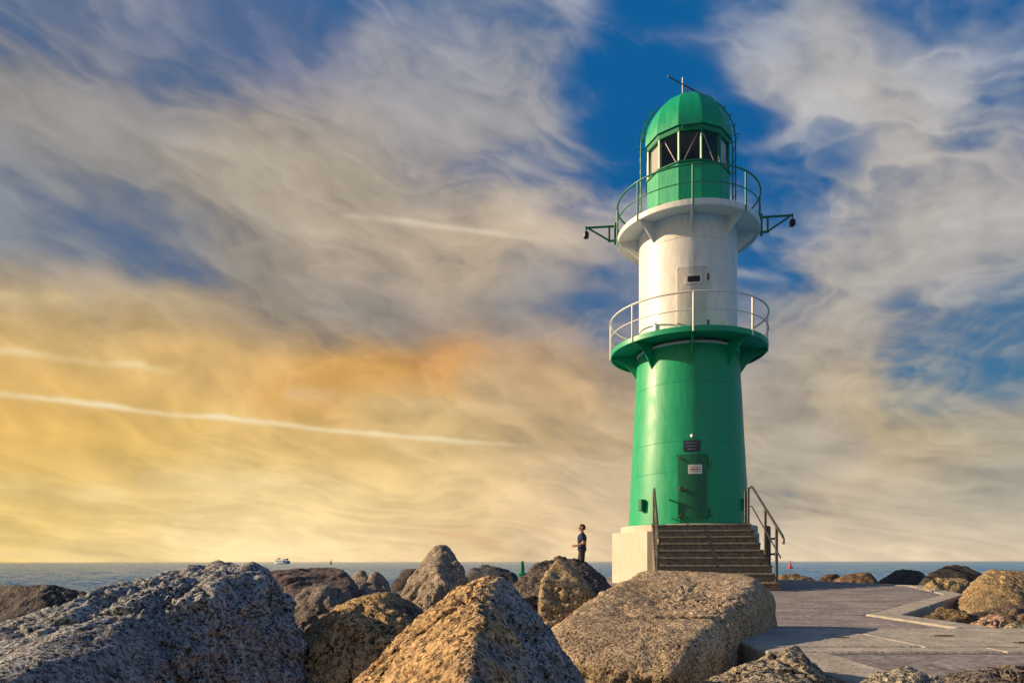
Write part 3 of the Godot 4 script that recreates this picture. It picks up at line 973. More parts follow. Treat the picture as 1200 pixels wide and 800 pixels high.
func make_lighthouse() -> void:
	var o := thing("lighthouse", "green and white round harbour lighthouse with two galleries and a green dome", "lighthouse", TOWER, FACE)
	# the lower green cone in four welded courses
	var cuts := [1.46, 2.75, 3.51, 5.0, 5.97]
	for i in 4:
		var a: float = cuts[i]
		var b: float = cuts[i + 1]
		var e := 0.0035 * (3 - i)
		begin()
		lathe([[cone_r(a) + e - 0.005, a], [cone_r(a) + e, a + 0.006], [cone_r(b) + e, b - 0.006], [cone_r(b) + e - 0.005, b]], 96)
		put("tower_course", M.green, o)
	begin()
	lathe([[1.62, 1.462], [1.62, 1.49], [1.54, 1.5]], 96)
	put("foot_ring", M.green, o)
	begin()
	lathe([[1.3, 5.965], [1.335, 5.968], [1.335, 6.02], [1.3, 6.023]], 96)
	put("neck_ring", M.white, o)
	# lower gallery, white tower, upper gallery
	gallery(o, 6.16, 1.30, 2.03, 0.14, M.green, M.trim_white, 0.80, 0.92, 0.78, "lower_gallery", true)
	for c in [[6.13, 8.62], [8.62, 9.2]]:
		begin()
		lathe([[1.262, c[0]], [1.27, c[0] + 0.006], [1.265 if c[0] > 8.0 else 1.268, c[1] - 0.006], [1.258, c[1]]], 96)
		put("tower_course", M.white, o)
	var up := gallery(o, 9.27, 1.265, 1.84, 0.15, M.white, M.trim_green, 0.82, 0.9, 0.56, "upper_gallery", false)
	# white upper door
	begin()
	curved_panel(0.70, 1.66, 0.09, 1.27, 7.03, 0.02, 0.06)
	var d := put("upper_door", M.door_white, o, 30.0)
	begin()
	curved_panel(0.40, 0.24, 0.03, 1.33, 7.53, 0.045, 0.02)
	put("window_frame", M.trim_white, d, 30.0)
	begin()
	curved_panel(0.30, 0.145, 0.01, 1.35, 7.53, 0.045, 0.006)
	put("window_pane", M.black, d, 30.0)
	for h in [6.45, 7.6]:
		var w := on_wall(0.02 + 0.385 / 1.27, 1.31, h)
		begin()
		box(w.origin, Vector3(0.05, 0.16, 0.05), 0.01, w.basis)
		put("hinge", M.steel, d, 20.0)
	for a in [-0.72, 0.70]:
		var w := on_wall(a, 1.3, 6.5)
		begin()
		box(w.origin, Vector3(0.07, 0.22, 0.09), 0.01, w.basis)
		put("vent_box", M.trim_white, o, 20.0)
	# green entrance door with its fittings
	begin()
	curved_panel(0.76, 1.70, 0.13, cone_r(2.37) + 0.006, 2.37, 0.0, 0.03, 0.051)
	put("door_frame", M.green, o, 30.0)
	begin()
	curved_panel(0.68, 1.62, 0.11, cone_r(2.37) + 0.036, 2.37, 0.005, 0.035, 0.051)
	var door := put("entrance_door", M.dark_green, o, 30.0)
	begin()
	curved_panel(0.33, 0.225, 0.008, cone_r(2.80) + 0.072, 2.80, 0.045, 0.008)
	var sg := put("notice", M.sign_white, door, 30.0)
	begin()
	curved_panel(0.27, 0.022, 0.003, cone_r(2.80) + 0.08, 2.80, 0.045, 0.003)
	put("red_line", M.sign_red, sg, 30.0)
	for h in [2.855, 2.75]:
		begin()
		curved_panel(0.24, 0.012, 0.002, cone_r(2.80) + 0.08, h, 0.045, 0.003)
		put("grey_line", M.sign_grey, sg, 30.0)
	for h in [2.28, 2.33]:
		var w := on_wall(-0.175, cone_r(h) + 0.10, h)
		begin()
		if h < 2.3:
			tube([w * Vector3(-0.03, 0.0, 0.02), w * Vector3(0.13, 0.035, 0.03)], 0.014, 8)
		else:
			box(w.origin, Vector3(0.07, 0.09, 0.07), 0.012, w.basis)
		put("handle", M.steel, door, 40.0)
	for h in [1.74, 2.98]:
		var w := on_wall(0.275, cone_r(h) + 0.05, h)
		begin()
		box(w.origin, Vector3(0.06, 0.2, 0.09), 0.012, w.basis)
		tube([w * Vector3(0, -0.13, 0.02), w * Vector3(0, 0.13, 0.02)], 0.025, 8)
		put("hinge", M.trim_green, door, 30.0)
	for h in [1.66, 3.07]:
		var w := on_wall(-0.18, cone_r(h) + 0.09, h)
		begin()
		box(w.origin, Vector3(0.12, 0.035, 0.03), 0.008, w.basis * Basis(Vector3.BACK, 0.7 if h < 2 else -0.7))
		put("clamp", M.steel, door, 30.0)
	begin()
	curved_panel(0.40, 0.27, 0.01, cone_r(3.39) + 0.004, 3.39, 0.0, 0.03)
	var np := put("name_plate", M.sign_blue, o, 30.0)
	for k in 3:
		begin()
		curved_panel(0.32 - 0.05 * k, 0.022, 0.004, cone_r(3.39) + 0.036, 3.46 - 0.075 * k, 0.0, 0.003)
		put("text_line", M.sign_grey, np, 30.0)
	var lw := on_wall(0.0, cone_r(3.64), 3.64)
	begin()
	box(lw * Vector3(0, 0, 0.02), Vector3(0.07, 0.07, 0.05), 0.015, lw.basis)
	box(lw * Vector3(0, -0.02, 0.06), Vector3(0.06, 0.08, 0.06), 0.028, lw.basis)
	put("bulkhead_lamp", M.sign_white, o, 30.0)
	for a in [-0.86, 1.02]:
		var w := on_wall(a, cone_r(1.98) + 0.07, 1.98)
		begin()
		box(w.origin, Vector3(0.14, 0.30, 0.14), 0.015, w.basis)
		put("junction_box", M.dark_green, o, 20.0)
	lantern(o)
	# two lamp arms on the upper gallery
	for k in 2:
		var a: float = [-1.50, 1.62][k]
		var b := on_wall(a, 1.84, 9.27)
		begin()
		box(b * Vector3(0, 0.12, 0.06), Vector3(0.06, 0.58, 0.06), 0.008, b.basis)
		box(b * Vector3(0, 0.12, 0.22), Vector3(0.05, 0.40, 0.05), 0.008, b.basis)
		box(b * Vector3(0, 0.32, 0.14), Vector3(0.05, 0.05, 0.24), 0.008, b.basis)
		box(b * Vector3(0, -0.07, 0.14), Vector3(0.05, 0.05, 0.24), 0.008, b.basis)
		tube([b * Vector3(0, 0.32, 0.22), b * Vector3(0, 0.32, 0.86)], 0.03, 8)
		tube([b * Vector3(0, -0.06, 0.22), b * Vector3(0, 0.30, 0.78)], 0.026, 8)
		var arm := put("lamp_arm", M.dark_green, o, 30.0)
		begin()
		tube([b * Vector3(0, 0.36, 0.84), b * Vector3(0, 0.16, 0.84)], 0.018, 8)
		box(b * Vector3(0, 0.12, 0.84), Vector3(0.15, 0.17, 0.14), 0.03, b.basis)
		put("floodlight", M.black, arm, 30.0)
	up.set_meta("label", "white upper gallery with green railing")


func poly_point(a: float, r: float, h: float) -> Vector3:
	return Vector3(sin(a) * r, h, cos(a) * r)


func lantern(o: Node3D) -> void:
	var st := TAU / 12.0
	begin()
	lathe([[0.2, 10.52], [1.06, 10.52], [1.06, 10.56], [0.2, 10.56]], 12, -st / 2, TAU - st / 2)
	put("lantern_floor", M.black, o, 10.0)
	begin()
	lathe([[1.115, 9.272], [1.115, 9.32], [1.08, 9.33]], 12, -st / 2, TAU - st / 2)
	put("lantern_foot", M.green, o, 10.0)
	# green wall panels, panes and mullions
	for k in 12:
		var a0 := st * (k - 0.5) + 0.004
		var a1 := st * (k + 0.5) - 0.004
		begin()
		for w in [[1.09, 1.05, 9.3, 10.60]]:
			var q := [poly_point(a0, w[0], w[2]), poly_point(a1, w[0], w[2]), poly_point(a1, w[0], w[3]), poly_point(a0, w[0], w[3])]
			var i := [poly_point(a0, w[1], w[2]), poly_point(a1, w[1], w[2]), poly_point(a1, w[1], w[3]), poly_point(a0, w[1], w[3])]
			quad(q[0], q[1], q[2], q[3])
			quad(i[1], i[0], i[3], i[2])
			quad(q[3], q[2], i[2], i[3])
			quad(q[1], i[1], i[2], q[2])
			quad(i[0], q[0], q[3], i[3])
		put("wall_panel", M.green, o, 10.0)
		begin()
		var g0 := st * (k - 0.5)
		var g1 := st * (k + 0.5)
		quad(poly_point(g0, 1.04, 10.64), poly_point(g1, 1.04, 10.64), poly_point(g1, 1.04, 11.42), poly_point(g0, 1.04, 11.42))
		put("pane", M.glass, o, 0.0)
		begin()
		tube([poly_point(g0, 1.055, 10.6), poly_point(g0, 1.055, 11.45)], 0.035, 4)
		put("mullion", M.trim_green, o, 10.0)
		if k >= 5 and k <= 7:
			begin()
			quad(poly_point(g0, 1.0, 10.57), poly_point(g1, 1.0, 10.57), poly_point(g1, 1.0, 11.42), poly_point(g0, 1.0, 11.42))
			quad(poly_point(g1, 0.985, 10.57), poly_point(g0, 0.985, 10.57), poly_point(g0, 0.985, 11.42), poly_point(g1, 0.985, 11.42))
			put("blind_panel", M.black, o, 0.0)
		if k in [2, 9, 10]:      # pale panels added behind the side panes so these look pale
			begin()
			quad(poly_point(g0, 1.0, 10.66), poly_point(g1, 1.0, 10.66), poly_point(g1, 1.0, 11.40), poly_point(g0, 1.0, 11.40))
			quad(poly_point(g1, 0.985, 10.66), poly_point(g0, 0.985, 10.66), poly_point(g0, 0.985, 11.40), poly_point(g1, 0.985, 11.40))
			put("pale_panel", M.sign_white, o, 0.0)
		# slanting struts behind the panes
		if k in [11, 0, 1]:
			var up := k == 0
			var pa := g0 + 0.09
			var pb := g1 - 0.07
			begin()
			tube([poly_point(pa, 0.97, 10.66 if up else 11.36), poly_point(pb, 0.97, 11.36 if up else 10.66)], 0.016, 8)
			put("strut", M.strut, o, 50.0)
	begin()
	lathe([[1.0, 10.602], [1.115, 10.602], [1.12, 10.612], [1.12, 10.645], [1.105, 10.655], [1.0, 10.655]], 12, -st / 2, TAU - st / 2)
	put("window_sill", M.dark_green, o, 10.0)
	begin()
	lathe([[0.99, 11.40], [1.085, 11.40], [1.09, 11.41], [1.09, 11.52], [1.02, 11.53]], 12, -st / 2, TAU - st / 2)
	put("window_head", M.trim_green, o, 10.0)
	begin()
	lathe([[0.13, 10.56], [0.13, 10.75], [0.24, 10.80], [0.28, 10.95], [0.28, 11.15], [0.22, 11.30], [0.0, 11.34]], 24)
	put("optic", M.black, o)
	# dome of twelve plates
	var prof := [[1.0, 11.54], [1.135, 11.54], [1.135, 11.66], [1.125, 11.78], [1.075, 12.02], [0.985, 12.22], [0.85, 12.43], [0.66, 12.62], [0.44, 12.77], [0.22, 12.86], [0.1, 12.885]]
	begin()
	lathe([[0.02, 11.55], [1.0, 11.55], [1.06, 11.535]], 12, -st / 2, TAU - st / 2)
	put("lantern_ceiling", M.dark_green, o, 10.0)
	begin()
	lathe([[0.13, 12.87], [0.13, 12.905], [0.05, 12.93], [0.0, 12.935]], 12)
	var dome := put("dome", M.green, o, 20.0)
	for k in 12:
		begin()
		var a0 := st * (k - 0.5)
		var a1 := st * (k + 0.5)
		for j in prof.size() - 1:
			quad(poly_point(a0, prof[j][0], prof[j][1]), poly_point(a1, prof[j][0], prof[j][1]), poly_point(a1, prof[j + 1][0], prof[j + 1][1]), poly_point(a0, prof[j + 1][0], prof[j + 1][1]))
		put("dome_plate", M.green, dome, 28.0)
	begin()
	tube([Vector3(-0.2, 11.50, 1.13), Vector3(0.24, 11.50, 1.13)], 0.014, 8)
	tube([Vector3(-0.19, 11.50, 1.13), Vector3(-0.19, 11.42, 1.08)], 0.016, 8)
	put("wiper_rail", M.trim_green, dome, 40.0)
	# two ladders that go on over the dome
	for s in [-1.0, 1.0]:
		var a: float = s * 1.60 + 0.06
		var out := Vector3(sin(a), 0, cos(a))
		var side := Vector3(cos(a), 0, -sin(a))
		var line := [[1.22, 9.28], [1.22, 10.5], [1.22, 11.6], [1.2, 11.85], [1.13, 12.1], [1.01, 12.32], [0.86, 12.51], [0.72, 12.64]]
		var lad: MeshInstance3D
		for w in [-0.17, 0.17]:
			begin()
			var path := []
			for p in line:
				path.append(out * p[0] + side * w + Vector3.UP * p[1])
			tube(path, 0.018, 8)
			if w < 0:
				lad = put("ladder", M.trim_green, o, 50.0)
			else:
				put("stringer", M.trim_green, lad, 50.0)
		for k in 7:
			var h := 9.6 + 0.32 * k
			begin()
			tube([out * 1.24 + side * -0.17 + Vector3.UP * h, out * 1.24 + side * 0.17 + Vector3.UP * h], 0.012, 6)
			put("rung", M.trim_green, lad, 50.0)
		for p in [[1.21, 11.75, 0.12], [1.155, 12.0, 0.13], [1.05, 12.25, 0.13], [0.9, 12.46, 0.13]]:
			begin()
			var n: Vector3 = (out * 0.8 + Vector3.UP * (p[1] - 11.6)).normalized()
			var b: Vector3 = out * p[0] + Vector3.UP * p[1]
			tube([b - side * 0.17 - n * 0.1, b - side * 0.17 + n * 0.09, b + side * 0.17 + n * 0.09, b + side * 0.17 - n * 0.1], 0.012, 6)
			put("rung_bow", M.trim_green, lad, 30.0)
	# aerial on the dome
	begin()
	tube([Vector3(-0.12, 12.86, 0.06), Vector3(-0.12, 13.42, 0.06)], 0.016, 8)
	var ae := put("aerial_mast", M.strut, o, 50.0)
	var d := Vector3(0.72, 0.0, -0.69).normalized()
	var c := Vector3(-0.12, 13.24, 0.06)
	begin()
	tube([c - d * 0.55, c + d * 0.62], 0.016, 8)
	put("boom", M.aerial, ae, 50.0)
	for k in 6:
		var p := c + d * (0.16 + 0.09 * k)
		begin()
		tube([p + Vector3(0, -0.14, 0), p + Vector3(0, 0.05, 0)], 0.011, 6)
		put("element", M.aerial, ae, 50.0)
	begin()
	tube([c + d * 0.14 + Vector3(0, -0.13, 0), c + d * 0.62 + Vector3(0, -0.13, 0)], 0.009, 6)
	put("lower_boom", M.aerial, ae, 50.0)


# ---------------------------------------------------------------- boulders

var spheres := {}


func sphere(level: int) -> Array:
	if spheres.has(level):
		return spheres[level]
	var vs := []
	var f := []
	if level == 0:
		var t := (1.0 + sqrt(5.0)) / 2.0
		for v in [[-1, t, 0], [1, t, 0], [-1, -t, 0], [1, -t, 0], [0, -1, t], [0, 1, t], [0, -1, -t], [0, 1, -t], [t, 0, -1], [t, 0, 1], [-t, 0, -1], [-t, 0, 1]]:
			vs.append(Vector3(v[0], v[1], v[2]).normalized())
		f = [0, 11, 5, 0, 5, 1, 0, 1, 7, 0, 7, 10, 0, 10, 11, 1, 5, 9, 5, 11, 4, 11, 10, 2, 10, 7, 6, 7, 1, 8, 3, 9, 4, 3, 4, 2, 3, 2, 6, 3, 6, 8, 3, 8, 9, 4, 9, 5, 2, 4, 11, 6, 2, 10, 8, 6, 7, 9, 8, 1]
	else:
		var low := sphere(level - 1)
		vs = low[0].duplicate()
		var lf: Array = low[1]
		var mids := {}
		for i in range(0, lf.size(), 3):
			var m := []
			for k in 3:
				var a: int = lf[i + k]
				var b: int = lf[i + (k + 1) % 3]
				var key := mini(a, b) * 1000000 + maxi(a, b)
				if not mids.has(key):
					mids[key] = vs.size()
					vs.append((vs[a] + vs[b]).normalized())
				m.append(mids[key])
			f.append_array([lf[i], m[0], m[2], lf[i + 1], m[1], m[0], lf[i + 2], m[2], m[1], m[0], m[1], m[2]])
	spheres[level] = [vs, f]
	return spheres[level]


func hull_planes(pts: Array) -> Array:      # [outward normal, distance] of the convex hull, from its middle
	var out := []
	var n := pts.size()
	for i in n:
		for j in range(i + 1, n):
			for k in range(j + 1, n):
				var nn: Vector3 = (pts[j] - pts[i]).cross(pts[k] - pts[i])
				if nn.length() < 1e-6:
					continue
				nn = nn.normalized()
				var d: float = nn.dot(pts[i])
				if d < 0.0:
					nn = -nn
					d = -d
				var ok := true
				for p in pts:
					if nn.dot(p) > d + 1e-4:
						ok = false
						break
				if not ok:
					continue
				for w in out:
					if w[0].dot(nn) > 0.995:
						ok = false
						break
				if ok:
					out.append([nn, maxf(d, 0.02)])
	return out


func boulder(spec: Dictionary, index: int) -> void:
	var pts: Array = spec.pts
	var mid := Vector3.ZERO
	var lo := Vector3.ONE * 1e9
	var hi := -lo
	for p in pts:
		mid += p
		lo = lo.min(p)
		hi = hi.max(p)
	mid /= pts.size()
	var rel := []
	for p in pts:
		rel.append(p - mid)
	var planes := hull_planes(rel)
	var r := RandomNumberGenerator.new()
	r.seed = 40 + index
	for k in int(spec.get("cuts", 12)):      # broken faces that shave the corners
		var w := Vector3(r.randfn(), r.randfn() * 0.7 + 0.3, r.randfn()).normalized()
		var far := 0.0
		for p in rel:
			far = maxf(far, w.dot(p))
		planes.append([w, far * r.randf_range(0.84, 0.96)])
	var size: float = (hi - lo).length() * 0.45
	var nz := FastNoiseLite.new()
	nz.seed = 100 + index
	nz.noise_type = FastNoiseLite.TYPE_SIMPLEX_SMOOTH
	nz.frequency = 1.0
	nz.fractal_octaves = 5
	nz.fractal_gain = 0.5
	var chip := FastNoiseLite.new()
	chip.seed = 300 + index
	chip.noise_type = FastNoiseLite.TYPE_CELLULAR
	chip.cellular_return_type = FastNoiseLite.RETURN_DISTANCE2_SUB
	chip.frequency = 1.0
	chip.fractal_type = FastNoiseLite.FRACTAL_NONE
	var ball := sphere(spec.level)
	var dirs: Array = ball[0]
	var f: Array = ball[1]
	var vs := PackedVector3Array()
	var cs := PackedColorArray()
	vs.resize(dirs.size())
	cs.resize(dirs.size())
	var pw: float = spec.get("p", 16.0)
	var amp: float = spec.get("amp", 0.05) * size
	var grain: float = spec.get("grain", 0.014)
	var fq := 1.5 / size
	var base: Color = spec.color
	var rust_or_sunlit: Color = spec.get("rust_or_sunlit", base)  # rust on the pyramid, painted sunlight on the wedged brown stone
	var sdir: Vector3 = spec.get("sdir", Vector3.UP)
	var sbias: float = spec.get("sbias", -9.0)
	for i in dirs.size():
		var u: Vector3 = dirs[i]
		var s := 0.0
		for w in planes:
			var c: float = w[0].dot(u)
			if c > 0.0:
				s += pow(c / w[1], pw)
		var t := pow(s, -1.0 / pw)
		var p := u * t
		var n1 := nz.get_noise_3d(p.x * fq, p.y * fq, p.z * fq)
		var n2 := nz.get_noise_3d(p.x * 5.0 + 9.0, p.y * 5.0, p.z * 5.0)
		var n3 := nz.get_noise_3d(p.x * 19.0, p.y * 19.0 + 5.0, p.z * 19.0)
		var ch := chip.get_noise_3d(p.x * 2.2 / size + n2 * 0.5, p.y * 2.2 / size + n2 * 0.5, p.z * 2.2 / size)
		var crack := smoothstep(0.10, 0.0, ch + 1.0) if ch < -0.9 else 0.0
		p += u * (n1 * amp * 1.5 + n2 * grain * 2.0 + n3 * grain * 0.9 - crack * grain * 2.4)
		if spec.has("layer"):      # the stone's bedding shows as ledges along it
			var q: float = p.dot(spec.layer)
			p += u * nz.get_noise_3d(q * 6.0 + n1 * 0.6, p.z * 0.5, n1) * 0.075
		vs[i] = p
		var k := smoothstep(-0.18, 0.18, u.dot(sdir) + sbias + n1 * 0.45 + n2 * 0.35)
		var c := base.lerp(rust_or_sunlit, k)
		var v := 1.0 + n1 * 0.35 + n2 * 0.45 + n3 * 0.2
		cs[i] = Color(clampf(c.r * v, 0, 1), clampf(c.g * v, 0, 1), clampf(c.b * v, 0, 1))
	var ns := PackedVector3Array()
	ns.resize(vs.size())
	var ix := PackedInt32Array()
	ix.resize(f.size())
	for i in range(0, f.size(), 3):
		var a: int = f[i]
		var b: int = f[i + 1]
		var c: int = f[i + 2]
		var nn := (vs[b] - vs[a]).cross(vs[c] - vs[a])
		ns[a] += nn
		ns[b] += nn
		ns[c] += nn
		ix[i] = a
		ix[i + 1] = c
		ix[i + 2] = b
	for i in ns.size():
		ns[i] = ns[i].normalized()
	var arr := []
	arr.resize(Mesh.ARRAY_MAX)
	arr[Mesh.ARRAY_VERTEX] = vs
	arr[Mesh.ARRAY_NORMAL] = ns
	arr[Mesh.ARRAY_COLOR] = cs
	arr[Mesh.ARRAY_INDEX] = ix
	var mesh := ArrayMesh.new()
	mesh.add_surface_from_arrays(Mesh.PRIMITIVE_TRIANGLES, arr)
	var o := hold("boulder", mesh, M[spec.get("mat", "granite")], self)
	o.position = mid
	tag(o, spec.label, "boulder", "boulders piled along the mole")


func make_boulders() -> void:
	var list := boulder_list()
	for i in list.size():
		boulder(list[i], i)



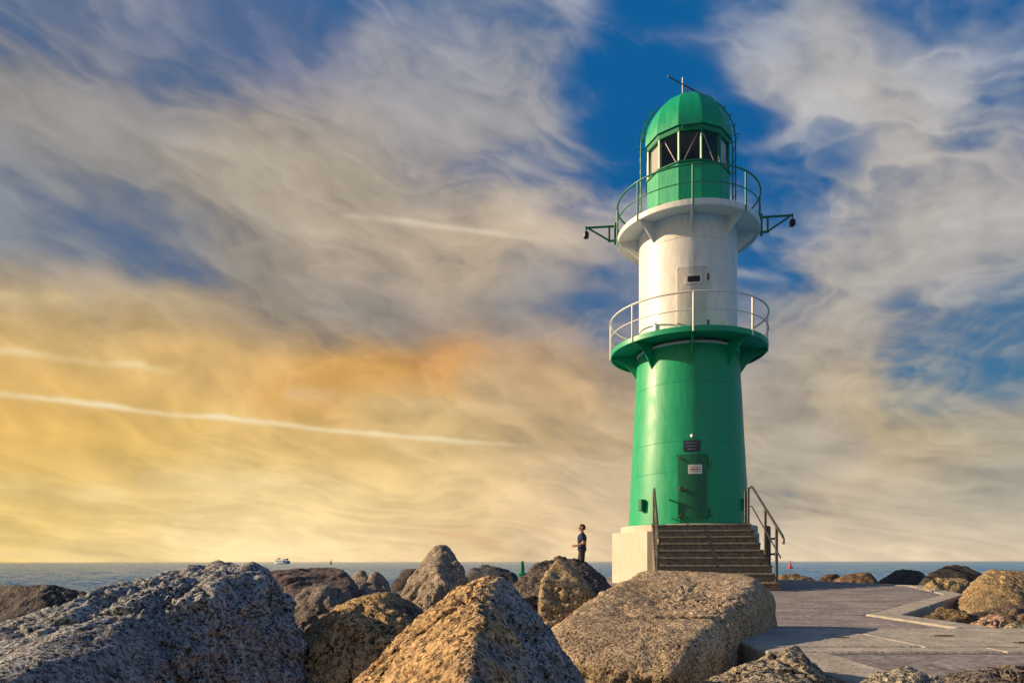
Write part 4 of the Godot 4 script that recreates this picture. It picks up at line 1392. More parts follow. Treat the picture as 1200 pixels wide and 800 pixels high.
func boulder_list() -> Array:      # the corner points of each stone, in metres
	return [
		{"label": "huge dark speckled granite boulder with a slanting ridge, biggest of the pile", "level": 6, "color": Color(0.40, 0.43, 0.46), "layer": Vector3(0.800, 0.500, 0.150), "cuts": 6, "p": 40, "amp": 0.022, "grain": 0.017,
			"pts": [Vector3(-1.75, 0.55, -3.90), Vector3(-1.58, 0.57, -3.80), Vector3(-1.36, 0.53, -3.70), Vector3(-1.22, 0.43, -3.60), Vector3(-1.08, 0.20, -3.50), Vector3(-1.02, -0.17, -3.30), Vector3(-2.00, 0.52, -4.00), Vector3(-2.32, 0.35, -3.90), Vector3(-2.72, 0.15, -3.30), Vector3(-2.77, 0.04, -2.80), Vector3(-1.68, 0.22, -2.75), Vector3(-1.65, 0.15, -2.00), Vector3(-1.60, 0.38, -3.20), Vector3(-1.20, -0.18, -2.60), Vector3(-1.39, -0.03, -1.95), Vector3(-2.01, 0.36, -4.60), Vector3(-3.10, 0.04, -4.60), Vector3(-0.75, -1.10, -3.00), Vector3(-1.20, -1.10, -1.90), Vector3(-2.40, -1.10, -2.00), Vector3(-1.00, -1.10, -4.20), Vector3(-3.00, -1.10, -4.40)]},
		{"label": "low dark boulder rising behind the huge granite boulder at the sea side", "level": 5, "color": Color(0.14, 0.13, 0.13), "mat": "granite_coarse", "p": 23, "amp": 0.04,
			"pts": [Vector3(-4.62, 0.32, -5.60), Vector3(-4.02, 0.34, -5.40), Vector3(-3.74, 0.39, -5.30), Vector3(-3.50, 0.35, -5.20), Vector3(-3.33, 0.25, -5.20), Vector3(-3.35, 0.27, -5.60), Vector3(-3.10, 0.19, -5.40), Vector3(-3.79, -0.05, -4.60), Vector3(-3.04, -0.03, -4.50), Vector3(-4.80, -1.60, -4.60), Vector3(-2.40, -1.60, -4.60), Vector3(-2.60, -1.60, -6.60), Vector3(-4.80, -1.60, -6.60)]},
		{"label": "central pyramid boulder, rusty orange flank beside a grey speckled flank", "level": 6, "color": Color(0.40, 0.43, 0.46), "p": 22, "cuts": 3, "amp": 0.02, "grain": 0.013, "rust_or_sunlit": Color(0.62, 0.43, 0.23), "sdir": Vector3(-0.976, -0.195, 0.098), "sbias": 0.22,
			"pts": [Vector3(-0.21, 0.46, -2.60), Vector3(-0.13, 0.49, -2.65), Vector3(-0.03, 0.49, -2.73), Vector3(0.02, 0.43, -2.81), Vector3(0.11, 0.34, -2.81), Vector3(0.22, 0.18, -2.86), Vector3(0.36, -0.02, -2.86), Vector3(-0.32, 0.39, -2.52), Vector3(-0.40, 0.32, -2.48), Vector3(-0.50, 0.21, -2.39), Vector3(-0.62, 0.08, -2.35), Vector3(-0.11, 0.34, -2.06), Vector3(-0.11, 0.19, -1.64), Vector3(-0.13, 0.43, -2.39), Vector3(-0.16, 0.37, -3.28), Vector3(0.16, 0.04, -3.28), Vector3(-0.57, 0.08, -3.02), Vector3(0.08, -0.50, -1.85), Vector3(0.34, -0.50, -2.69), Vector3(-0.63, -0.50, -1.85), Vector3(0.34, -0.50, -3.19), Vector3(-0.67, -0.50, -3.02)]},
		{"label": "brown streaked boulder wedged between the huge granite boulder and the central pyramid", "level": 5, "color": Color(0.26, 0.22, 0.18), "mat": "granite_coarse", "p": 30, "amp": 0.04, "rust_or_sunlit": Color(0.60, 0.42, 0.22), "sdir": Vector3(-0.710, 0.608, 0.355), "sbias": -0.12,  # upper sunward side painted lighter brown, sunlight put into the colour
			"pts": [Vector3(-1.25, 0.10, -3.90), Vector3(-1.11, 0.26, -3.90), Vector3(-0.90, 0.35, -4.10), Vector3(-0.68, 0.38, -4.20), Vector3(-0.53, 0.34, -4.20), Vector3(-0.46, 0.24, -3.90), Vector3(-1.06, -0.06, -3.40), Vector3(-0.68, -0.03, -3.20), Vector3(-0.88, 0.26, -3.50), Vector3(-0.55, 0.11, -3.40), Vector3(-1.08, 0.17, -4.80), Vector3(-1.20, -0.90, -3.20), Vector3(-0.50, -0.90, -3.20), Vector3(-1.30, -0.90, -4.60), Vector3(-0.50, -0.90, -4.60)]},
		{"label": "broad flat-topped sandy granite boulder in front of the stairs", "level": 6, "color": Color(0.64, 0.53, 0.38), "p": 44, "amp": 0.014, "grain": 0.011, "cuts": 0, "mat": "sandy",
			"pts": [Vector3(0.21, 0.12, -4.18), Vector3(0.41, 0.24, -4.51), Vector3(0.91, 0.41, -5.39), Vector3(1.12, 0.48, -5.72), Vector3(1.57, 0.42, -5.83), Vector3(1.80, 0.43, -5.72), Vector3(2.01, 0.38, -5.50), Vector3(2.22, 0.24, -5.72), Vector3(2.25, 0.04, -5.72), Vector3(2.18, -0.15, -5.61), Vector3(1.84, -0.42, -5.17), Vector3(0.23, 0.08, -3.91), Vector3(0.41, -0.04, -3.69), Vector3(0.81, -0.05, -3.52), Vector3(0.92, 0.02, -3.63), Vector3(0.98, 0.09, -3.80), Vector3(1.48, 0.21, -4.51), Vector3(1.80, 0.30, -5.00), Vector3(0.89, -0.15, -3.74), Vector3(0.48, -0.17, -3.85), Vector3(0.50, -0.66, -3.85), Vector3(1.04, -0.60, -3.74), Vector3(1.43, -0.55, -5.28), Vector3(0.55, -0.71, -5.72)]},
		{"label": "tall pointed grey boulder whose tip rises above the horizon", "level": 5, "color": Color(0.46, 0.40, 0.33), "mat": "granite_fine", "p": 30, "amp": 0.035,
			"pts": [Vector3(-0.64, 0.69, -5.60), Vector3(-0.55, 0.69, -5.60), Vector3(-0.45, 0.61, -5.50), Vector3(-0.38, 0.48, -5.40), Vector3(-0.29, 0.37, -5.30), Vector3(-0.72, 0.60, -5.60), Vector3(-0.82, 0.42, -5.50), Vector3(-0.96, 0.25, -5.30), Vector3(-0.49, 0.34, -4.90), Vector3(-0.61, 0.16, -4.90), Vector3(-0.26, 0.14, -5.20), Vector3(-0.58, 0.45, -6.20), Vector3(-1.00, -1.10, -5.00), Vector3(-0.30, -1.10, -5.00), Vector3(-1.00, -1.10, -6.40), Vector3(-0.30, -1.10, -6.30)]},
		{"label": "boulder with a sunlit yellow triangular face and dark sides", "level": 5, "color": Color(0.52, 0.43, 0.28), "p": 34, "amp": 0.015, "mat": "sandy", "cuts": 4,
			"pts": [Vector3(0.36, 0.59, -5.40), Vector3(0.43, 0.56, -5.35), Vector3(0.56, 0.34, -5.10), Vector3(0.58, 0.23, -5.00), Vector3(0.42, 0.09, -4.90), Vector3(0.24, 0.05, -4.80), Vector3(0.18, 0.25, -4.95), Vector3(0.22, 0.42, -5.15), Vector3(0.78, 0.19, -5.90), Vector3(0.45, 0.53, -6.00), Vector3(0.20, -0.90, -4.90), Vector3(0.60, -0.90, -4.90), Vector3(0.20, -0.90, -6.20), Vector3(0.80, -0.90, -6.20)]},
		{"label": "wide black boulder humped behind the yellow-faced boulder below the person", "level": 5, "color": Color(0.20, 0.17, 0.15), "mat": "granite_coarse", "p": 24, "amp": 0.03, "cuts": 6,
			"pts": [Vector3(-0.12, 0.29, -6.20), Vector3(0.05, 0.46, -6.40), Vector3(0.29, 0.58, -6.70), Vector3(0.54, 0.65, -7.00), Vector3(0.82, 0.61, -7.00), Vector3(0.92, 0.49, -6.80), Vector3(1.02, 0.28, -6.40), Vector3(0.14, 0.31, -5.70), Vector3(0.74, 0.27, -5.90), Vector3(-0.10, -0.90, -5.60), Vector3(1.05, -0.80, -5.70), Vector3(-0.20, -0.90, -8.00), Vector3(1.20, -0.80, -8.00)]},
		{"label": "rounded dark boulder with bluish tint between the pointed and the yellow-faced boulders", "level": 4, "color": Color(0.13, 0.14, 0.16), "p": 20, "amp": 0.05,
			"pts": [Vector3(-0.50, 0.45, -7.40), Vector3(-0.38, 0.54, -7.60), Vector3(-0.19, 0.58, -7.60), Vector3(-0.02, 0.52, -7.50), Vector3(0.11, 0.38, -7.20), Vector3(-0.09, 0.18, -6.80), Vector3(-0.48, 0.26, -7.00), Vector3(-0.21, 0.41, -8.40), Vector3(-0.60, -0.90, -6.80), Vector3(0.15, -0.90, -6.80), Vector3(-0.60, -0.90, -8.40), Vector3(0.15, -0.90, -8.40)]},
		{"label": "small dark boulder just left of the tall pointed boulder", "level": 4, "color": Color(0.14, 0.12, 0.11), "p": 20, "amp": 0.05,
			"pts": [Vector3(-1.40, 0.40, -8.00), Vector3(-1.33, 0.50, -8.20), Vector3(-1.15, 0.52, -8.20), Vector3(-0.98, 0.44, -8.00), Vector3(-0.95, 0.24, -7.60), Vector3(-1.31, 0.24, -7.60), Vector3(-1.35, 0.41, -9.00), Vector3(-1.50, -1.10, -7.60), Vector3(-1.00, -1.10, -7.60), Vector3(-1.50, -1.10, -9.00), Vector3(-1.00, -1.10, -9.00)]},
		{"label": "sharp split boulder with one pale flat side by the pointed boulder", "level": 4, "color": Color(0.44, 0.38, 0.31), "mat": "granite_fine", "p": 34, "amp": 0.03,
			"pts": [Vector3(-1.40, 0.50, -7.00), Vector3(-1.34, 0.46, -7.00), Vector3(-1.19, 0.32, -6.80), Vector3(-1.14, 0.19, -6.60), Vector3(-1.36, 0.20, -6.50), Vector3(-1.48, 0.17, -6.50), Vector3(-1.48, 0.32, -6.80), Vector3(-1.51, 0.33, -7.80), Vector3(-1.50, -1.10, -6.40), Vector3(-1.10, -1.10, -6.40), Vector3(-1.60, -1.10, -7.80), Vector3(-1.10, -1.10, -7.80)]},
		{"label": "small pale boulder peeking out behind the sharp split boulder", "level": 4, "color": Color(0.46, 0.40, 0.33), "p": 23, "amp": 0.05,
			"pts": [Vector3(-2.04, 0.41, -8.40), Vector3(-1.98, 0.47, -8.50), Vector3(-1.81, 0.46, -8.50), Vector3(-1.68, 0.36, -8.20), Vector3(-1.75, 0.20, -8.00), Vector3(-1.92, 0.24, -8.00), Vector3(-2.07, 0.33, -9.20), Vector3(-2.10, -1.20, -8.00), Vector3(-1.70, -1.20, -8.00), Vector3(-2.10, -1.20, -9.40), Vector3(-1.70, -1.20, -9.40)]},
		{"label": "long dark boulder with flat reddish top below the ferry", "level": 5, "color": Color(0.22, 0.18, 0.18), "mat": "granite_fine", "p": 30, "amp": 0.03,
			"pts": [Vector3(-2.47, 0.46, -6.60), Vector3(-2.24, 0.48, -6.90), Vector3(-1.66, 0.48, -7.00), Vector3(-1.48, 0.39, -6.60), Vector3(-1.36, 0.21, -6.20), Vector3(-1.99, 0.23, -5.90), Vector3(-2.25, 0.30, -6.10), Vector3(-2.56, 0.40, -8.20), Vector3(-2.00, 0.40, -8.20), Vector3(-2.50, -1.30, -5.80), Vector3(-1.50, -1.30, -5.80), Vector3(-2.70, -1.30, -8.20), Vector3(-1.60, -1.30, -8.20)]},
		{"label": "rounded boulder with a pale sunlit rim in front of the long dark boulder", "level": 5, "color": Color(0.30, 0.27, 0.25), "mat": "granite_fine", "p": 27, "amp": 0.035,
			"pts": [Vector3(-1.56, 0.22, -4.70), Vector3(-1.52, 0.32, -4.90), Vector3(-1.39, 0.42, -5.00), Vector3(-1.28, 0.39, -5.00), Vector3(-1.11, 0.28, -4.90), Vector3(-1.03, 0.18, -4.70), Vector3(-1.40, 0.06, -4.40), Vector3(-1.02, 0.07, -4.30), Vector3(-1.61, 0.31, -5.80), Vector3(-1.70, -1.10, -4.20), Vector3(-1.00, -1.10, -4.20), Vector3(-1.80, -1.10, -5.80), Vector3(-1.10, -1.10, -5.80)]},
		{"label": "low grey boulder lying between the sharp split and the pointed boulders", "level": 4, "color": Color(0.40, 0.43, 0.46), "p": 23, "amp": 0.05,
			"pts": [Vector3(-1.29, 0.17, -5.90), Vector3(-1.20, 0.27, -6.00), Vector3(-1.01, 0.34, -6.10), Vector3(-0.81, 0.30, -5.90), Vector3(-0.79, 0.17, -5.50), Vector3(-1.10, 0.13, -5.50), Vector3(-1.40, -1.10, -5.40), Vector3(-0.80, -1.10, -5.40), Vector3(-1.40, -1.10, -6.60), Vector3(-0.90, -1.10, -6.60)]},
		{"label": "rough crested boulder in shadow below the flat-topped boulder at the paving edge", "level": 5, "color": Color(0.40, 0.36, 0.29), "mat": "granite_coarse", "p": 30, "amp": 0.045, "grain": 0.013,
			"pts": [Vector3(0.67, 0.01, -2.75), Vector3(0.86, 0.09, -2.90), Vector3(1.04, 0.10, -2.95), Vector3(1.14, 0.14, -3.00), Vector3(1.24, 0.17, -3.05), Vector3(1.29, 0.15, -3.00), Vector3(1.33, 0.08, -2.95), Vector3(1.37, 0.01, -2.85), Vector3(0.84, 0.02, -2.40), Vector3(1.05, 0.02, -2.40), Vector3(1.40, 0.03, -3.50), Vector3(1.10, -0.06, -3.40), Vector3(0.75, -0.55, -2.40), Vector3(1.25, -0.50, -2.40), Vector3(0.80, -0.50, -3.40), Vector3(1.20, -0.40, -3.40)]},
		{"label": "small rounded boulder on the paving, middle one along the nearest edge", "level": 5, "color": Color(0.42, 0.40, 0.34), "p": 23, "amp": 0.05,
			"pts": [Vector3(1.30, 0.06, -2.60), Vector3(1.45, 0.10, -2.70), Vector3(1.60, 0.12, -2.75), Vector3(1.64, 0.10, -2.70), Vector3(1.63, 0.05, -2.60), Vector3(1.29, 0.02, -2.30), Vector3(1.72, 0.01, -3.00), Vector3(1.30, -0.06, -2.20), Vector3(1.60, -0.06, -2.20), Vector3(1.35, -0.04, -2.90), Vector3(1.60, -0.04, -2.90)]},
		{"label": "dark boulder nearest on the paving beside the rubble bank", "level": 5, "color": Color(0.20, 0.18, 0.17), "mat": "granite_coarse", "p": 23, "amp": 0.05,
			"pts": [Vector3(1.75, 0.03, -2.70), Vector3(1.92, 0.10, -2.80), Vector3(2.07, 0.12, -2.85), Vector3(2.26, 0.12, -2.85), Vector3(2.29, 0.06, -2.70), Vector3(1.72, -0.01, -2.30), Vector3(2.40, -0.03, -3.20), Vector3(1.70, -0.06, -2.30), Vector3(2.30, -0.06, -2.30), Vector3(1.70, -0.04, -3.10), Vector3(2.30, -0.04, -3.10)]},
		{"label": "big sunlit ochre boulder on the bank beside the pavement notch", "level": 5, "color": Color(0.44, 0.35, 0.22), "p": 30, "amp": 0.035, "mat": "sandy_coarse",
			"pts": [Vector3(5.74, -0.05, -8.80), Vector3(6.21, 0.11, -9.20), Vector3(6.70, 0.37, -9.80), Vector3(6.86, 0.42, -9.80), Vector3(7.41, 0.43, -9.80), Vector3(7.87, 0.16, -9.40), Vector3(5.78, -0.13, -8.40), Vector3(6.46, -0.16, -8.20), Vector3(6.45, 0.18, -8.90), Vector3(8.25, 0.24, -11.00), Vector3(6.00, -0.90, -8.30), Vector3(8.00, -1.20, -8.30), Vector3(6.40, -0.90, -10.80), Vector3(8.60, -1.20, -10.80)]},
		{"label": "flat ochre boulder below the black hump beyond the pavement", "level": 5, "color": Color(0.52, 0.42, 0.25), "p": 27, "amp": 0.04, "mat": "sandy",
			"pts": [Vector3(7.71, 0.03, -12.80), Vector3(8.00, 0.20, -13.00), Vector3(8.41, 0.28, -13.20), Vector3(8.78, 0.23, -13.00), Vector3(8.66, -0.04, -12.60), Vector3(7.93, -0.13, -12.20), Vector3(7.56, -0.11, -12.40), Vector3(9.36, 0.11, -14.40), Vector3(7.70, -0.70, -12.20), Vector3(8.50, -0.70, -12.20), Vector3(8.00, -0.70, -14.40), Vector3(9.00, -0.80, -14.40)]},
		{"label": "black humped boulder against the blue sea beyond the ochre boulders", "level": 4, "color": Color(0.10, 0.09, 0.08), "p": 20, "amp": 0.04,
			"pts": [Vector3(9.07, 0.20, -15.00), Vector3(9.62, 0.39, -15.40), Vector3(10.10, 0.50, -15.60), Vector3(10.36, 0.42, -15.40), Vector3(10.35, 0.24, -15.00), Vector3(9.49, 0.07, -14.60), Vector3(11.05, 0.33, -17.00), Vector3(8.60, -0.90, -14.60), Vector3(10.20, -0.90, -14.60), Vector3(9.20, -0.90, -17.00), Vector3(11.00, -0.90, -17.00)]},
		{"label": "dark boulder on the far paving edge, beside the black hump", "level": 4, "color": Color(0.16, 0.14, 0.12), "p": 20, "amp": 0.05,
			"pts": [Vector3(9.50, 0.06, -17.60), Vector3(10.01, 0.27, -18.00), Vector3(10.51, 0.34, -18.20), Vector3(10.80, 0.27, -18.00), Vector3(10.74, 0.02, -17.40), Vector3(9.89, -0.06, -17.20), Vector3(11.20, 0.15, -19.40), Vector3(9.30, -0.80, -17.20), Vector3(10.80, -0.80, -17.20), Vector3(9.60, -0.80, -19.60), Vector3(11.20, -0.80, -19.60)]},
		{"label": "brown patched boulder in the middle of the far paving edge", "level": 4, "color": Color(0.34, 0.24, 0.14), "p": 20, "amp": 0.05,
			"pts": [Vector3(9.36, 0.00, -19.60), Vector3(9.85, 0.22, -20.00), Vector3(10.15, 0.29, -20.00), Vector3(10.50, 0.22, -19.90), Vector3(10.57, -0.02, -19.40), Vector3(9.84, -0.08, -19.20), Vector3(10.81, 0.12, -21.20), Vector3(8.80, -0.80, -19.20), Vector3(10.60, -0.80, -19.00), Vector3(9.20, -0.80, -21.40), Vector3(10.80, -0.80, -21.20)]},
		{"label": "low flat boulder on the far paving edge, nearest the stairs", "level": 4, "color": Color(0.34, 0.26, 0.17), "p": 20, "amp": 0.05,
			"pts": [Vector3(8.32, -0.03, -21.60), Vector3(8.75, 0.16, -22.00), Vector3(9.24, 0.18, -22.00), Vector3(9.54, 0.10, -21.80), Vector3(9.63, -0.05, -21.40), Vector3(8.74, -0.10, -21.20), Vector3(7.90, -0.80, -21.20), Vector3(9.60, -0.80, -21.00), Vector3(8.20, -0.80, -23.20), Vector3(9.80, -0.80, -23.00)]},
		{"label": "little brown boulder between the flat and patched ones at the far edge", "level": 4, "color": Color(0.24, 0.16, 0.11), "p": 20, "amp": 0.05,
			"pts": [Vector3(9.17, -0.03, -20.60), Vector3(9.61, 0.12, -21.00), Vector3(9.97, 0.17, -21.00), Vector3(10.19, 0.07, -20.80), Vector3(10.20, -0.05, -20.50), Vector3(9.56, -0.10, -20.40), Vector3(9.00, -0.80, -20.40), Vector3(10.00, -0.80, -20.30), Vector3(9.20, -0.80, -22.20), Vector3(10.30, -0.80, -22.00)]},
		{"label": "small smooth pinkish boulder at the pavement notch", "level": 4, "color": Color(0.60, 0.42, 0.33), "p": 17, "amp": 0.03, "mat": "sandy",
			"pts": [Vector3(4.24, -0.07, -6.30), Vector3(4.42, 0.01, -6.45), Vector3(4.65, 0.05, -6.60), Vector3(4.70, 0.02, -6.50), Vector3(4.60, -0.07, -6.30), Vector3(4.20, -0.11, -6.00), Vector3(4.94, -0.06, -7.00), Vector3(4.15, -0.50, -6.00), Vector3(4.60, -0.50, -6.00), Vector3(4.30, -0.50, -7.00), Vector3(4.70, -0.50, -7.00)]},
		{"label": "small mossy grey boulder beside the pinkish one", "level": 4, "color": Color(0.40, 0.38, 0.24), "p": 20, "amp": 0.05,
			"pts": [Vector3(4.15, -0.09, -5.80), Vector3(4.31, 0.00, -5.95), Vector3(4.44, 0.03, -6.00), Vector3(4.47, -0.01, -5.90), Vector3(4.36, -0.12, -5.70), Vector3(4.13, -0.15, -5.60), Vector3(4.74, -0.07, -6.40), Vector3(4.15, -0.50, -5.60), Vector3(4.60, -0.50, -5.60), Vector3(4.30, -0.50, -6.40), Vector3(4.70, -0.50, -6.40)]},
		{"label": "long low dark boulder in front of the big ochre one", "level": 4, "color": Color(0.20, 0.16, 0.13), "p": 20, "amp": 0.05,
			"pts": [Vector3(4.68, -0.04, -7.20), Vector3(5.06, 0.02, -7.50), Vector3(5.51, 0.03, -7.60), Vector3(5.83, 0.01, -7.40), Vector3(5.60, -0.09, -7.00), Vector3(4.74, -0.11, -6.90), Vector3(4.90, -0.70, -6.90), Vector3(5.80, -0.80, -6.90), Vector3(5.20, -0.70, -8.00), Vector3(6.30, -0.80, -8.00)]},
		{"label": "brown crumbling boulder inside the pavement notch", "level": 4, "color": Color(0.30, 0.23, 0.13), "p": 20, "amp": 0.07,
			"pts": [Vector3(4.26, -0.05, -7.10), Vector3(4.53, 0.02, -7.40), Vector3(4.80, 0.04, -7.50), Vector3(4.91, 0.03, -7.30), Vector3(4.67, -0.05, -6.90), Vector3(4.33, -0.08, -6.80), Vector3(4.15, -0.50, -6.80), Vector3(4.70, -0.50, -6.70), Vector3(4.50, -0.50, -7.70), Vector3(5.10, -0.50, -7.80)]},
	]


func make_rubble() -> void:
	var r := RandomNumberGenerator.new()
	r.seed = 77
	begin()
	var ball := sphere(1)
	var nz := FastNoiseLite.new()
	nz.seed = 5
	nz.frequency = 1.0
	var spots := 0
	while spots < 330:
		var x := r.randf_range(4.05, 9.5)
		var dd := r.randf_range(4.0, 11.5)
		var edge := 3.98 if dd < 6.75 else 3.98 + (dd - 6.72) * 0.807
		if x < edge + 0.05 or x > edge + 2.6:
			continue
		spots += 1
		var s := r.randf_range(0.04, 0.13)
		var sc := Vector3(s * r.randf_range(0.8, 1.4), s * r.randf_range(0.5, 0.9), s * r.randf_range(0.8, 1.4))
		var turn := Basis(Vector3.UP, r.randf() * TAU)
		var y := -0.22 - 0.42 * (x - edge) * 0.5 + r.randf_range(-0.03, 0.05)
		var vs := []
		for u in ball[0]:
			var w := 1.0 + 0.55 * nz.get_noise_3d(u.x * 1.6 + spots * 3.0, u.y * 1.6, u.z * 1.6)
			vs.append(turn * (u * w * sc) + Vector3(x, y, -dd))
		var f: Array = ball[1]
		for i in range(0, f.size(), 3):
			tri(vs[f[i]], vs[f[i + 1]], vs[f[i + 2]])
	var m := tri_map(mat(Color(0.30, 0.25, 0.19), 0.95), 3.0)
	m.albedo_texture = M.sandy.albedo_texture
	var o := put("rubble", m, self, 25.0)
	o.set_meta("kind", "stuff")
	tag(o, "small broken stones filling the bank beside the paved edge", "rubble")


# ---------------------------------------------------------------- person

func smin(a: float, b: float, k: float) -> float:
	var h := clampf(0.5 + 0.5 * (b - a) / k, 0.0, 1.0)
	return lerpf(b, a, h) - k * h * (1.0 - h)


func flesh(bones: Array, cell: float, k: float, cuts: Array = []) -> void:      # bones: [from, to, radius, radius]; cuts: planes whose upper side is taken away
	var lo := Vector3.ONE * 1e9
	var hi := -lo
	for b in bones:
		var r: float = maxf(b[2], b[3]) + cell * 2.5
		lo = lo.min(b[0] - Vector3.ONE * r).min(b[1] - Vector3.ONE * r)
		hi = hi.max(b[0] + Vector3.ONE * r).max(b[1] + Vector3.ONE * r)
	var n := Vector3i(((hi - lo) / cell).ceil()) + Vector3i.ONE * 2
	var field := PackedFloat32Array()
	field.resize(n.x * n.y * n.z)
	field.fill(1.0)
	for b in bones:
		var pa: Vector3 = b[0]
		var ba: Vector3 = b[1] - pa
		var len2 := maxf(ba.length_squared(), 1e-9)
		var r: float = maxf(b[2], b[3]) + maxf(k, cell * 2.0)
		var p0 := Vector3i(((pa.min(b[1]) - Vector3.ONE * r - lo) / cell).floor()).max(Vector3i.ZERO)
		var p1 := Vector3i(((pa.max(b[1]) + Vector3.ONE * r - lo) / cell).ceil()).min(n - Vector3i.ONE)
		for z in range(p0.z, p1.z + 1):
			for y in range(p0.y, p1.y + 1):
				for x in range(p0.x, p1.x + 1):
					var q := lo + Vector3(x, y, z) * cell
					var h := clampf((q - pa).dot(ba) / len2, 0.0, 1.0)
					var d: float = (q - pa - ba * h).length() - lerpf(b[2], b[3], h)
					var at := (z * n.y + y) * n.x + x
					field[at] = smin(field[at], d, k)
	for z in n.z:
		for y in n.y:
			for x in n.x:
				var at := (z * n.y + y) * n.x + x
				for c in cuts:
					field[at] = maxf(field[at], c.distance_to(lo + Vector3(x, y, z) * cell))
	var vert := {}
	var step := [1, n.x, n.x * n.y]
	for z in n.z - 1:
		for y in n.y - 1:
			for x in n.x - 1:
				var at := (z * n.y + y) * n.x + x
				var inside := 0
				for c in 8:
					if field[at + (c & 1) * step[0] + ((c >> 1) & 1) * step[1] + (c >> 2) * step[2]] < 0.0:
						inside += 1
				if inside == 0 or inside == 8:
					continue
				var acc := Vector3.ZERO
				var m := 0
				for c in 8:
					for ax in 3:
						if (c >> ax) & 1:
							continue
						var c2 := c | (1 << ax)
						var f0 := field[at + (c & 1) * step[0] + ((c >> 1) & 1) * step[1] + (c >> 2) * step[2]]
						var f1 := field[at + (c2 & 1) * step[0] + ((c2 >> 1) & 1) * step[1] + (c2 >> 2) * step[2]]
						if (f0 < 0.0) != (f1 < 0.0):
							var t := f0 / (f0 - f1)
							acc += Vector3(c & 1, (c >> 1) & 1, c >> 2).lerp(Vector3(c2 & 1, (c2 >> 1) & 1, c2 >> 2), t)
							m += 1
				vert[at] = lo + (Vector3(x, y, z) + acc / m) * cell
	for at in vert:
		var x: int = at % n.x
		var y: int = (at / n.x) % n.y
		var z: int = at / (n.x * n.y)
		if x == 0 or y == 0 or z == 0:
			continue
		for ax in 3:
			var f0 := field[at]
			var f1: float = field[at + step[ax]]
			if (f0 < 0.0) == (f1 < 0.0):
				continue
			var i: int = step[(ax + 1) % 3]
			var j: int = step[(ax + 2) % 3]
			if not (vert.has(at - i) and vert.has(at - j) and vert.has(at - i - j)):
				continue
			if f0 < 0.0:
				quad(vert[at - i - j], vert[at - j], vert[at], vert[at - i])
			else:
				quad(vert[at - i], vert[at], vert[at - j], vert[at - i - j])


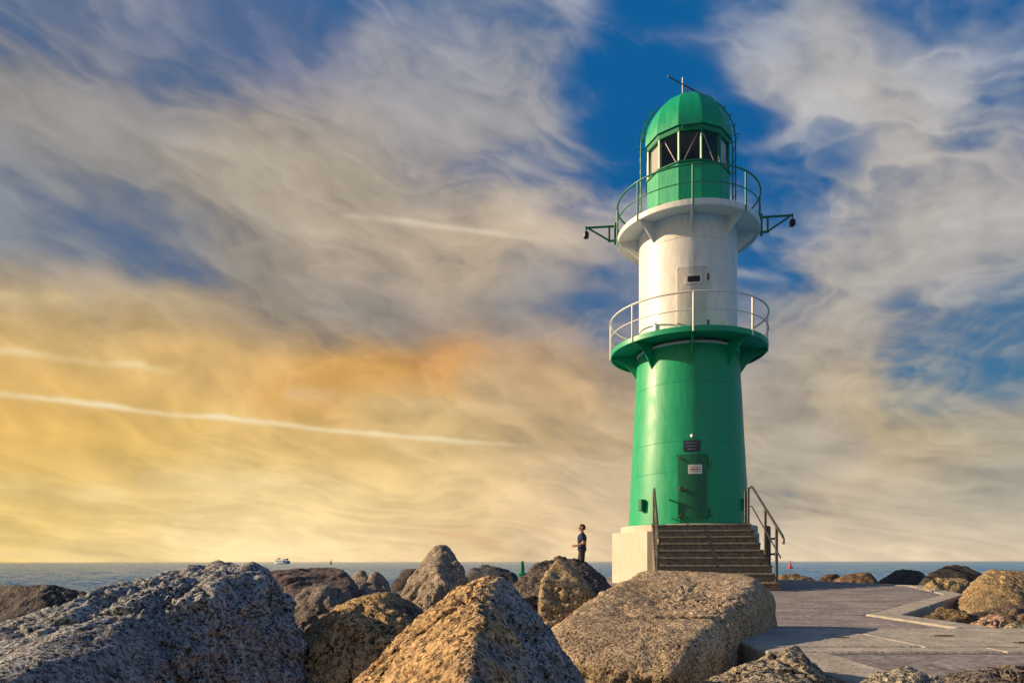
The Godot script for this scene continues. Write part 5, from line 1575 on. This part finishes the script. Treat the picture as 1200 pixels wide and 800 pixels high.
func make_person() -> void:
	var o := thing("person", "person in navy t-shirt and dark trousers with forearms held forward", "person", Vector3(2.26, 0.002, -22.0), deg_to_rad(-96.0))
	var V := func(x: float, y: float, z: float) -> Vector3: return Vector3(x, y, z)
	var body := []
	var limbs := []
	# trunk and neck
	body.append([Vector3(-0.07, 0.93, 0), Vector3(0.07, 0.93, 0), 0.115, 0.115])
	body.append([Vector3(0, 0.95, 0), Vector3(0, 1.12, 0.01), 0.125, 0.115])
	body.append([Vector3(-0.06, 1.28, 0.0), Vector3(0.06, 1.28, 0.0), 0.125, 0.125])
	body.append([Vector3(0, 1.12, 0.01), Vector3(0, 1.32, 0.0), 0.118, 0.13])
	body.append([Vector3(-0.16, 1.41, -0.015), Vector3(0.16, 1.41, -0.015), 0.062, 0.062])
	body.append([Vector3(0, 1.40, -0.01), Vector3(0, 1.55, 0.015), 0.06, 0.055])
	for s in [-1.0, 1.0]:
		var fw: float = 0.05 if s < 0 else -0.03
		body.append([Vector3(s * 0.185, 1.405, -0.01), Vector3(s * 0.225, 1.14, -0.05), 0.056, 0.042])
		body.append([Vector3(s * 0.225, 1.14, -0.05), Vector3(s * 0.17, 1.06, 0.19), 0.042, 0.028])
		body.append([Vector3(s * 0.095, 0.91, 0), Vector3(s * 0.105, 0.50, 0.03 + fw), 0.09, 0.056])
		body.append([Vector3(s * 0.105, 0.50, 0.03 + fw), Vector3(s * 0.105, 0.09, -0.02 + fw), 0.056, 0.038])
		body.append([Vector3(s * 0.105, 0.055, -0.05 + fw), Vector3(s * 0.115, 0.04, 0.15 + fw), 0.042, 0.034])
	begin()
	flesh(body, 0.014, 0.035)
	# head: skull, face, jaw, nose, ears
	var head := [
		[Vector3(0, 1.655, -0.015), Vector3(0, 1.66, 0.02), 0.085, 0.08],
		[Vector3(0, 1.60, 0.045), Vector3(0, 1.575, 0.06), 0.055, 0.04],
		[Vector3(0, 1.645, 0.095), Vector3(0, 1.615, 0.118), 0.010, 0.014],
		[Vector3(0, 1.56, 0.01), Vector3(0, 1.50, -0.005), 0.055, 0.056],
		[Vector3(-0.03, 1.667, 0.085), Vector3(0.03, 1.667, 0.085), 0.012, 0.012],
		[Vector3(-0.018, 1.585, 0.098), Vector3(0.018, 1.585, 0.098), 0.008, 0.008],
		[Vector3(-0.083, 1.655, -0.01), Vector3(-0.088, 1.62, -0.005), 0.016, 0.010],
		[Vector3(0.083, 1.655, -0.01), Vector3(0.088, 1.62, -0.005), 0.016, 0.010]]
	flesh(head, 0.006, 0.02)
	# hands: palm, four fingers with a bend, thumb
	for s in [-1.0, 1.0]:
		var w := Vector3(s * 0.17, 1.06, 0.19)
		var fw := Vector3(-s * 0.18, -0.06, 0.98).normalized()
		var side := Vector3(s, 0, 0).cross(fw).normalized() * -1.0
		side = side if side.y > 0 else -side
		var inn := fw.cross(side).normalized()
		if inn.x * s > 0:
			inn = -inn
		var hand := [[w - fw * 0.02, w + fw * 0.03, 0.026, 0.026]]
		for k in 4:
			var off := side * (0.027 - 0.018 * k)
			var len: float = [0.062, 0.072, 0.066, 0.052][k]
			var root := w + fw * 0.085 + off
			hand.append([w + fw * 0.02 + off * 0.6, root, 0.013, 0.0105])
			var mid := root + fw * len * 0.5 + inn * 0.012
			hand.append([root, mid, 0.0095, 0.009])
			hand.append([mid, mid + fw * len * 0.38 + inn * 0.03, 0.009, 0.0075])
		var th := w + fw * 0.03 + side * 0.028
		hand.append([w + fw * 0.015 + side * 0.012, th, 0.014, 0.0115])
		hand.append([th, th + fw * 0.035 + side * 0.016 + inn * 0.012, 0.0115, 0.0095])
		hand.append([th + fw * 0.035 + side * 0.016 + inn * 0.012, th + fw * 0.06 + side * 0.012 + inn * 0.02, 0.0095, 0.008])
		flesh(hand, 0.004, 0.006)
	put("body", M.skin, o, 70.0)
	# clothes: the same bones, a little larger, cut at the hems
	var shirt := []
	for i in 5:
		var b: Array = body[i].duplicate()
		b[2] += 0.016; b[3] += 0.016
		shirt.append(b)
	begin()
	flesh(shirt, 0.014, 0.035, [Plane(Vector3.DOWN, -0.90), Plane(Vector3(0, 1, 0.25).normalized(), 1.475)])
	for s in [-1.0, 1.0]:
		flesh([[Vector3(s * 0.17, 1.405, -0.01), Vector3(s * 0.212, 1.20, -0.038), 0.074, 0.062]], 0.012, 0.02, [Plane(Vector3(s * 0.15, -0.97, -0.13).normalized(), Vector3(s * 0.15, -0.97, -0.13).normalized().dot(Vector3(s * 0.208, 1.215, -0.036)))])
	put("t_shirt", M.shirt, o, 70.0)
	var legs := []
	for b in [body[0], body[1]]:
		legs.append([b[0], b[1], b[2] + 0.01, b[3] + 0.01])
	for s in 2:
		var at := 6 + s * 5
		for i in [2, 3]:
			var b: Array = body[at + i]
			legs.append([b[0], b[1], b[2] + 0.016, b[3] + 0.022])
	begin()
	flesh(legs, 0.014, 0.03, [Plane(Vector3.UP, 0.97), Plane(Vector3.DOWN, -0.10)])
	put("trousers", M.trousers, o, 70.0)
	begin()
	for s in 2:
		var b: Array = body[6 + s * 5 + 4]
		flesh([[b[0], b[1], b[2] + 0.012, b[3] + 0.01]], 0.01, 0.01, [Plane(Vector3.DOWN, -0.0)])
	put("shoes", M.black, o, 70.0)
	begin()
	flesh([[Vector3(0, 1.672, -0.022), Vector3(0, 1.68, 0.02), 0.086, 0.078], [Vector3(0, 1.60, -0.055), Vector3(0, 1.65, -0.04), 0.06, 0.075]], 0.008, 0.03, [Plane(Vector3(0, -0.55, 0.83).normalized(), Vector3(0, -0.55, 0.83).normalized().dot(Vector3(0, 1.70, 0.07))), Plane(Vector3.DOWN, -1.575)])
	put("hair", M.hair, o, 70.0)
	begin()
	for s in [-1.0, 1.0]:
		box(Vector3(s * 0.035, 1.648, 0.102), Vector3(0.052, 0.036, 0.012), 0.005)
		box(Vector3(s * 0.078, 1.655, 0.05), Vector3(0.008, 0.010, 0.11), 0.003)
	put("sunglasses", M.black, o, 20.0)


# ---------------------------------------------------------------- out on the water

func hull(length: float, beam: float, depth: float, bow: float) -> void:      # bow towards +x, keel at y = 0
	var rows := []
	var n := 14
	for i in n + 1:
		var q := float(i) / n
		var x := lerpf(-length / 2, length / 2, q)
		var w := beam / 2 * (1.0 - pow(maxf(0.0, (q - 0.55) / 0.45), 2.2)) * lerpf(0.82, 1.0, minf(1.0, q * 4.0))
		var top := depth * (1.0 + bow * q * q)
		var rake := 0.04 * length * q * q
		rows.append([Vector3(x + rake, top, -w), Vector3(x, depth * 0.3, -w * 0.8), Vector3(x - rake * 0.4, -0.4, -w * 0.35), Vector3(x - rake * 0.4, -0.4, w * 0.35), Vector3(x, depth * 0.3, w * 0.8), Vector3(x + rake, top, w)])
	for i in n:
		for k in 5:
			quad(rows[i][k], rows[i][k + 1], rows[i + 1][k + 1], rows[i + 1][k])
		quad(rows[i][5], rows[i][0], rows[i + 1][0], rows[i + 1][5])
	for k in range(1, 5):
		tri(rows[0][0], rows[0][k + 1], rows[0][k])


func make_vessels() -> void:
	# passenger ferry far out
	var f := thing("ferry", "white passenger ferry with blue stern far out on the horizon", "ferry", Vector3(-338.0, SEA_Y, -1000.0), PI - 0.4)
	begin()
	hull(26.0, 7.5, 2.6, 0.35)
	put("hull", M.ship_white, f, 30.0)
	begin()
	box(Vector3(-9.5, 3.3, 0), Vector3(7.5, 2.9, 6.9), 0.2)
	put("stern_house", M.ship_blue, f, 20.0)
	begin()
	box(Vector3(1.5, 4.0, 0), Vector3(14.0, 2.6, 6.4), 0.3)
	put("passenger_deck", M.ship_white, f, 20.0)
	for k in 8:
		for s in [-1.0, 1.0]:
			begin()
			box(Vector3(-4.0 + 1.6 * k, 4.3, s * 3.21), Vector3(1.1, 1.0, 0.06), 0.01)
			put("window", M.ship_dark, f, 20.0)
	begin()
	box(Vector3(-2.0, 6.2, 0), Vector3(17.0, 1.8, 5.6), 0.3)
	put("upper_deck", M.ship_white, f, 20.0)
	begin()
	box(Vector3(-8.0, 7.5, 0), Vector3(6.5, 0.9, 5.2), 0.2)
	put("awning", M.ship_blue, f, 20.0)
	begin()
	box(Vector3(4.6, 7.8, 0), Vector3(3.0, 1.8, 4.0), 0.3)
	put("bridge", M.ship_dark, f, 20.0)
	begin()
	tube([Vector3(9.5, 3.2, 0), Vector3(9.5, 6.6, 0)], 0.5, 8)
	put("foremast", M.ship_dark, f, 30.0)
	# small sailing boat
	var b := thing("sailing_boat", "tiny dark sailing boat on the horizon beside the ferry", "sailboat", Vector3(-238.5, SEA_Y, -900.0), 0.9)
	begin()
	hull(5.5, 1.8, 0.7, 0.2)
	put("hull", M.ship_dark, b, 30.0)
	begin()
	tube([Vector3(0.4, 0.4, 0), Vector3(0.4, 6.2, 0)], 0.09, 8)
	put("mast", M.ship_dark, b, 40.0)
	begin()
	plate([Vector2(0.3, 1.0), Vector2(0.3, 6.0), Vector2(-2.3, 1.1)], Transform3D(Basis.IDENTITY, Vector3(0, 0, 0.0)), 0.06)
	put("sail", M.ship_dark, b, 0.0)
	# red cone buoy and green beacon
	var r := thing("red_buoy", "small red pillar buoy floating on the blue sea", "buoy", Vector3(106.0, SEA_Y, -260.0))
	begin()
	lathe([[0.0, -0.4], [1.05, -0.35], [1.15, 0.18], [1.0, 0.45], [0.5, 0.55]], 20)
	put("float_body", M.red, r)
	begin()
	lathe([[0.52, 0.54], [0.42, 1.05], [0.22, 2.2], [0.16, 2.3]], 16)
	put("tower", M.red, r)
	begin()
	lathe([[0.09, 2.28], [0.09, 2.5], [0.24, 2.52], [0.22, 2.9], [0.0, 3.1]], 16)
	put("top_mark", M.red, r)
	var g := thing("green_beacon", "green pillar beacon standing in the water behind the boulders", "beacon", Vector3(1.87, SEA_Y, -125.0))
	begin()
	lathe([[0.0, -0.4], [0.9, -0.35], [1.0, 0.35], [0.6, 0.6], [0.45, 0.62]], 20)
	put("float_body", M.buoy_green, g)
	begin()
	lathe([[0.42, 0.6], [0.38, 2.0], [0.34, 2.02]], 16)
	put("tower", M.buoy_green, g)
	begin()
	lathe([[0.3, 2.0], [0.3, 2.55], [0.24, 2.7], [0.0, 2.74]], 16)
	put("lantern", M.buoy_green, g)
